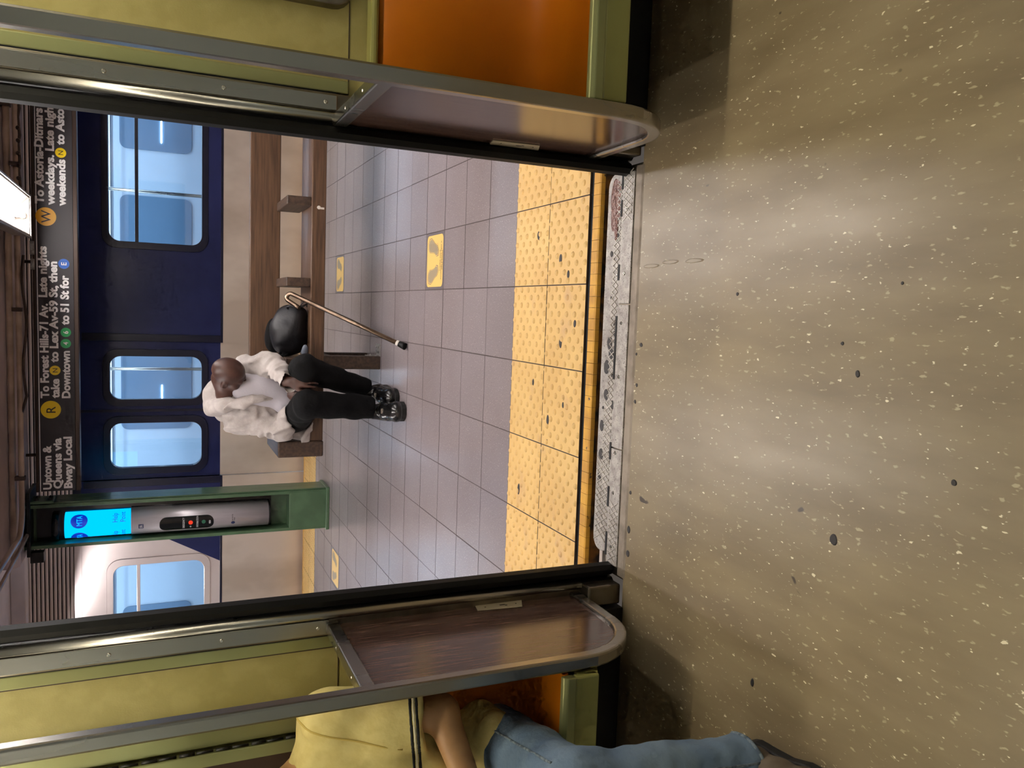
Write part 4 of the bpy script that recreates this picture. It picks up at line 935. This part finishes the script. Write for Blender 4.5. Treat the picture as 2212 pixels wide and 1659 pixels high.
for i in (0, 1):
    dv = unit(q_el[i] - q_sh[i])
    for t, w, mname, nm in ((.201, .0040, 'shirt_black', 'sleeve_band'), (.2085, .0030, 'shirt_white', 'sleeve_stripe'), (.2165, .0042, 'shirt_black', 'sleeve_band')):
        cc = q_sh[i] + dv*t
        ob(nm, skin(lambda P: smax(polo(P) - .0022, np.abs((P - cc) @ dv) - w, .0005), cc - .12, cc + .12, .0036, nm), mname, p2)
def jean(P):
    d = vell(P, (OX - .02, 1.945, .505), (.170, .125, .090))
    for i in (0, 1):
        sh = unit(q_an[i] - q_kn[i]); lw = smax(vcap(P, q_kn[i], q_an[i] + sh*.1, .078, .074), (P - q_an[i]) @ sh, .004)
        d = smin(d, smin(vcap(P, q_hip[i], q_kn[i], .092, .080), lw, .03), .02)
    d = d + folds(P, .0055, 40., 2., (1, 1, .6)) + folds(P, .003, 90., 6.)
    return smax(d, .418 - P[:, 2] - np.where(P[:, 1] > 1.72, 0., 9.), .006)
ob('jeans', skin(jean, (-1.56, 1.32, .06), (-.92, 2.09, .63), .0075, 'jeans'), 'denim', p2)
def onto(fn, p, d):
    p = np.array(p, float); d = unit(np.array(d, float))
    for _ in range(40): p = p + d*max(-.02, -fn(p[None])[0]*.8) if fn(p[None])[0] < -.0005 else p
    return p
seam = []
for t in np.linspace(.05, .95, 12): seam.append(tuple(onto(jean, q_hip[0] + (q_kn[0] - q_hip[0])*t, (.75, 0, .66))))
ob('side_seam', G().tube(seam, .0032, 6), 'denim_seam', p2)
seam = []
for t in np.linspace(.06, .97, 14): seam.append(tuple(onto(jean, q_kn[0] + (q_an[0] - q_kn[0])*t, (.62, -.78, 0))))
ob('side_seam', G().tube(seam, .0034, 6), 'denim_seam', p2)
hem = []
for a in np.linspace(0, 2*math.pi, 28): hem.append(tuple(onto(jean, q_an[0] + V3(.002, 0, .006), (math.cos(a), math.sin(a), 0))))
ob('hem', G().tube(hem, .005, 6), 'denim_seam', p2)
sm = []
for a in np.linspace(-.9, 2.3, 16): sm.append(tuple(onto(polo, q_sh[0] + V3(.0, 0, 0) + unit(q_el[0] - q_sh[0])*.03, (.25*math.cos(a) , -math.sin(a)*.9 , math.cos(a)))))
ob('shoulder_seam', G().tube(sm, .0028, 6), 'seam', p2)
a_, fa, sda = shoe('shoe', (-1.062, 1.475, ZF), (-1.020, 1.195, ZF), p2, 'shoe_brown', 'sole', 1.05, .048)
ob('toe_guard', skin(lambda P: vell(P, (-1.026, 1.235, ZF + .030), (.050, .046, .030)), (-1.09, 1.17, ZF), (-.96, 1.30, ZF + .07), .006, 'toe_guard'), 'shoe_tan', a_)
for q in range(4): ob('lace', G().tube([tuple(V3(-1.044, 1.37 - q*.026, ZF + .112 - q*.012) + sda*k*.013 - V3(0, 0, .0022*k*k)) for k in range(-2, 3)], .004, 6), 'shoe_tan', a_)
shoe('shoe', (OX - .205, 1.47, ZF), (OX - .215, 1.19, ZF), p2, 'shoe_brown', 'sole', 1.05, .048)
def hairf(P):
    return smax(vell(P, q_hd + V3(0, .012, .045), (.084, .106, .094)), vell(P, q_hd + V3(0, -.06, .0), (.12, .085, .085))*-1, .01)
ob('hair', skin(hairf, q_hd - V3(.1, .12, .1), q_hd + V3(.1, .14, .16), .007, 'hair'), 'hair', p2)
# ------------------------------------------------------------------ put each thing's origin at its base
bpy.context.view_layer.update()
for o in list(SC.objects):
    if o.type == 'EMPTY' and o.parent is None:
        lo = Vector((1e9,)*3); hi = Vector((-1e9,)*3)
        for c in o.children_recursive:
            if c.type != 'MESH': continue
            for v in c.bound_box:
                p = c.matrix_world @ Vector(v); lo = Vector(map(min, lo, p)); hi = Vector(map(max, hi, p))
        base = Vector(((lo.x + hi.x)/2, (lo.y + hi.y)/2, lo.z))
        o.location = base
        for c in o.children: c.matrix_parent_inverse = Matrix.Translation(-base)
bpy.context.view_layer.update()
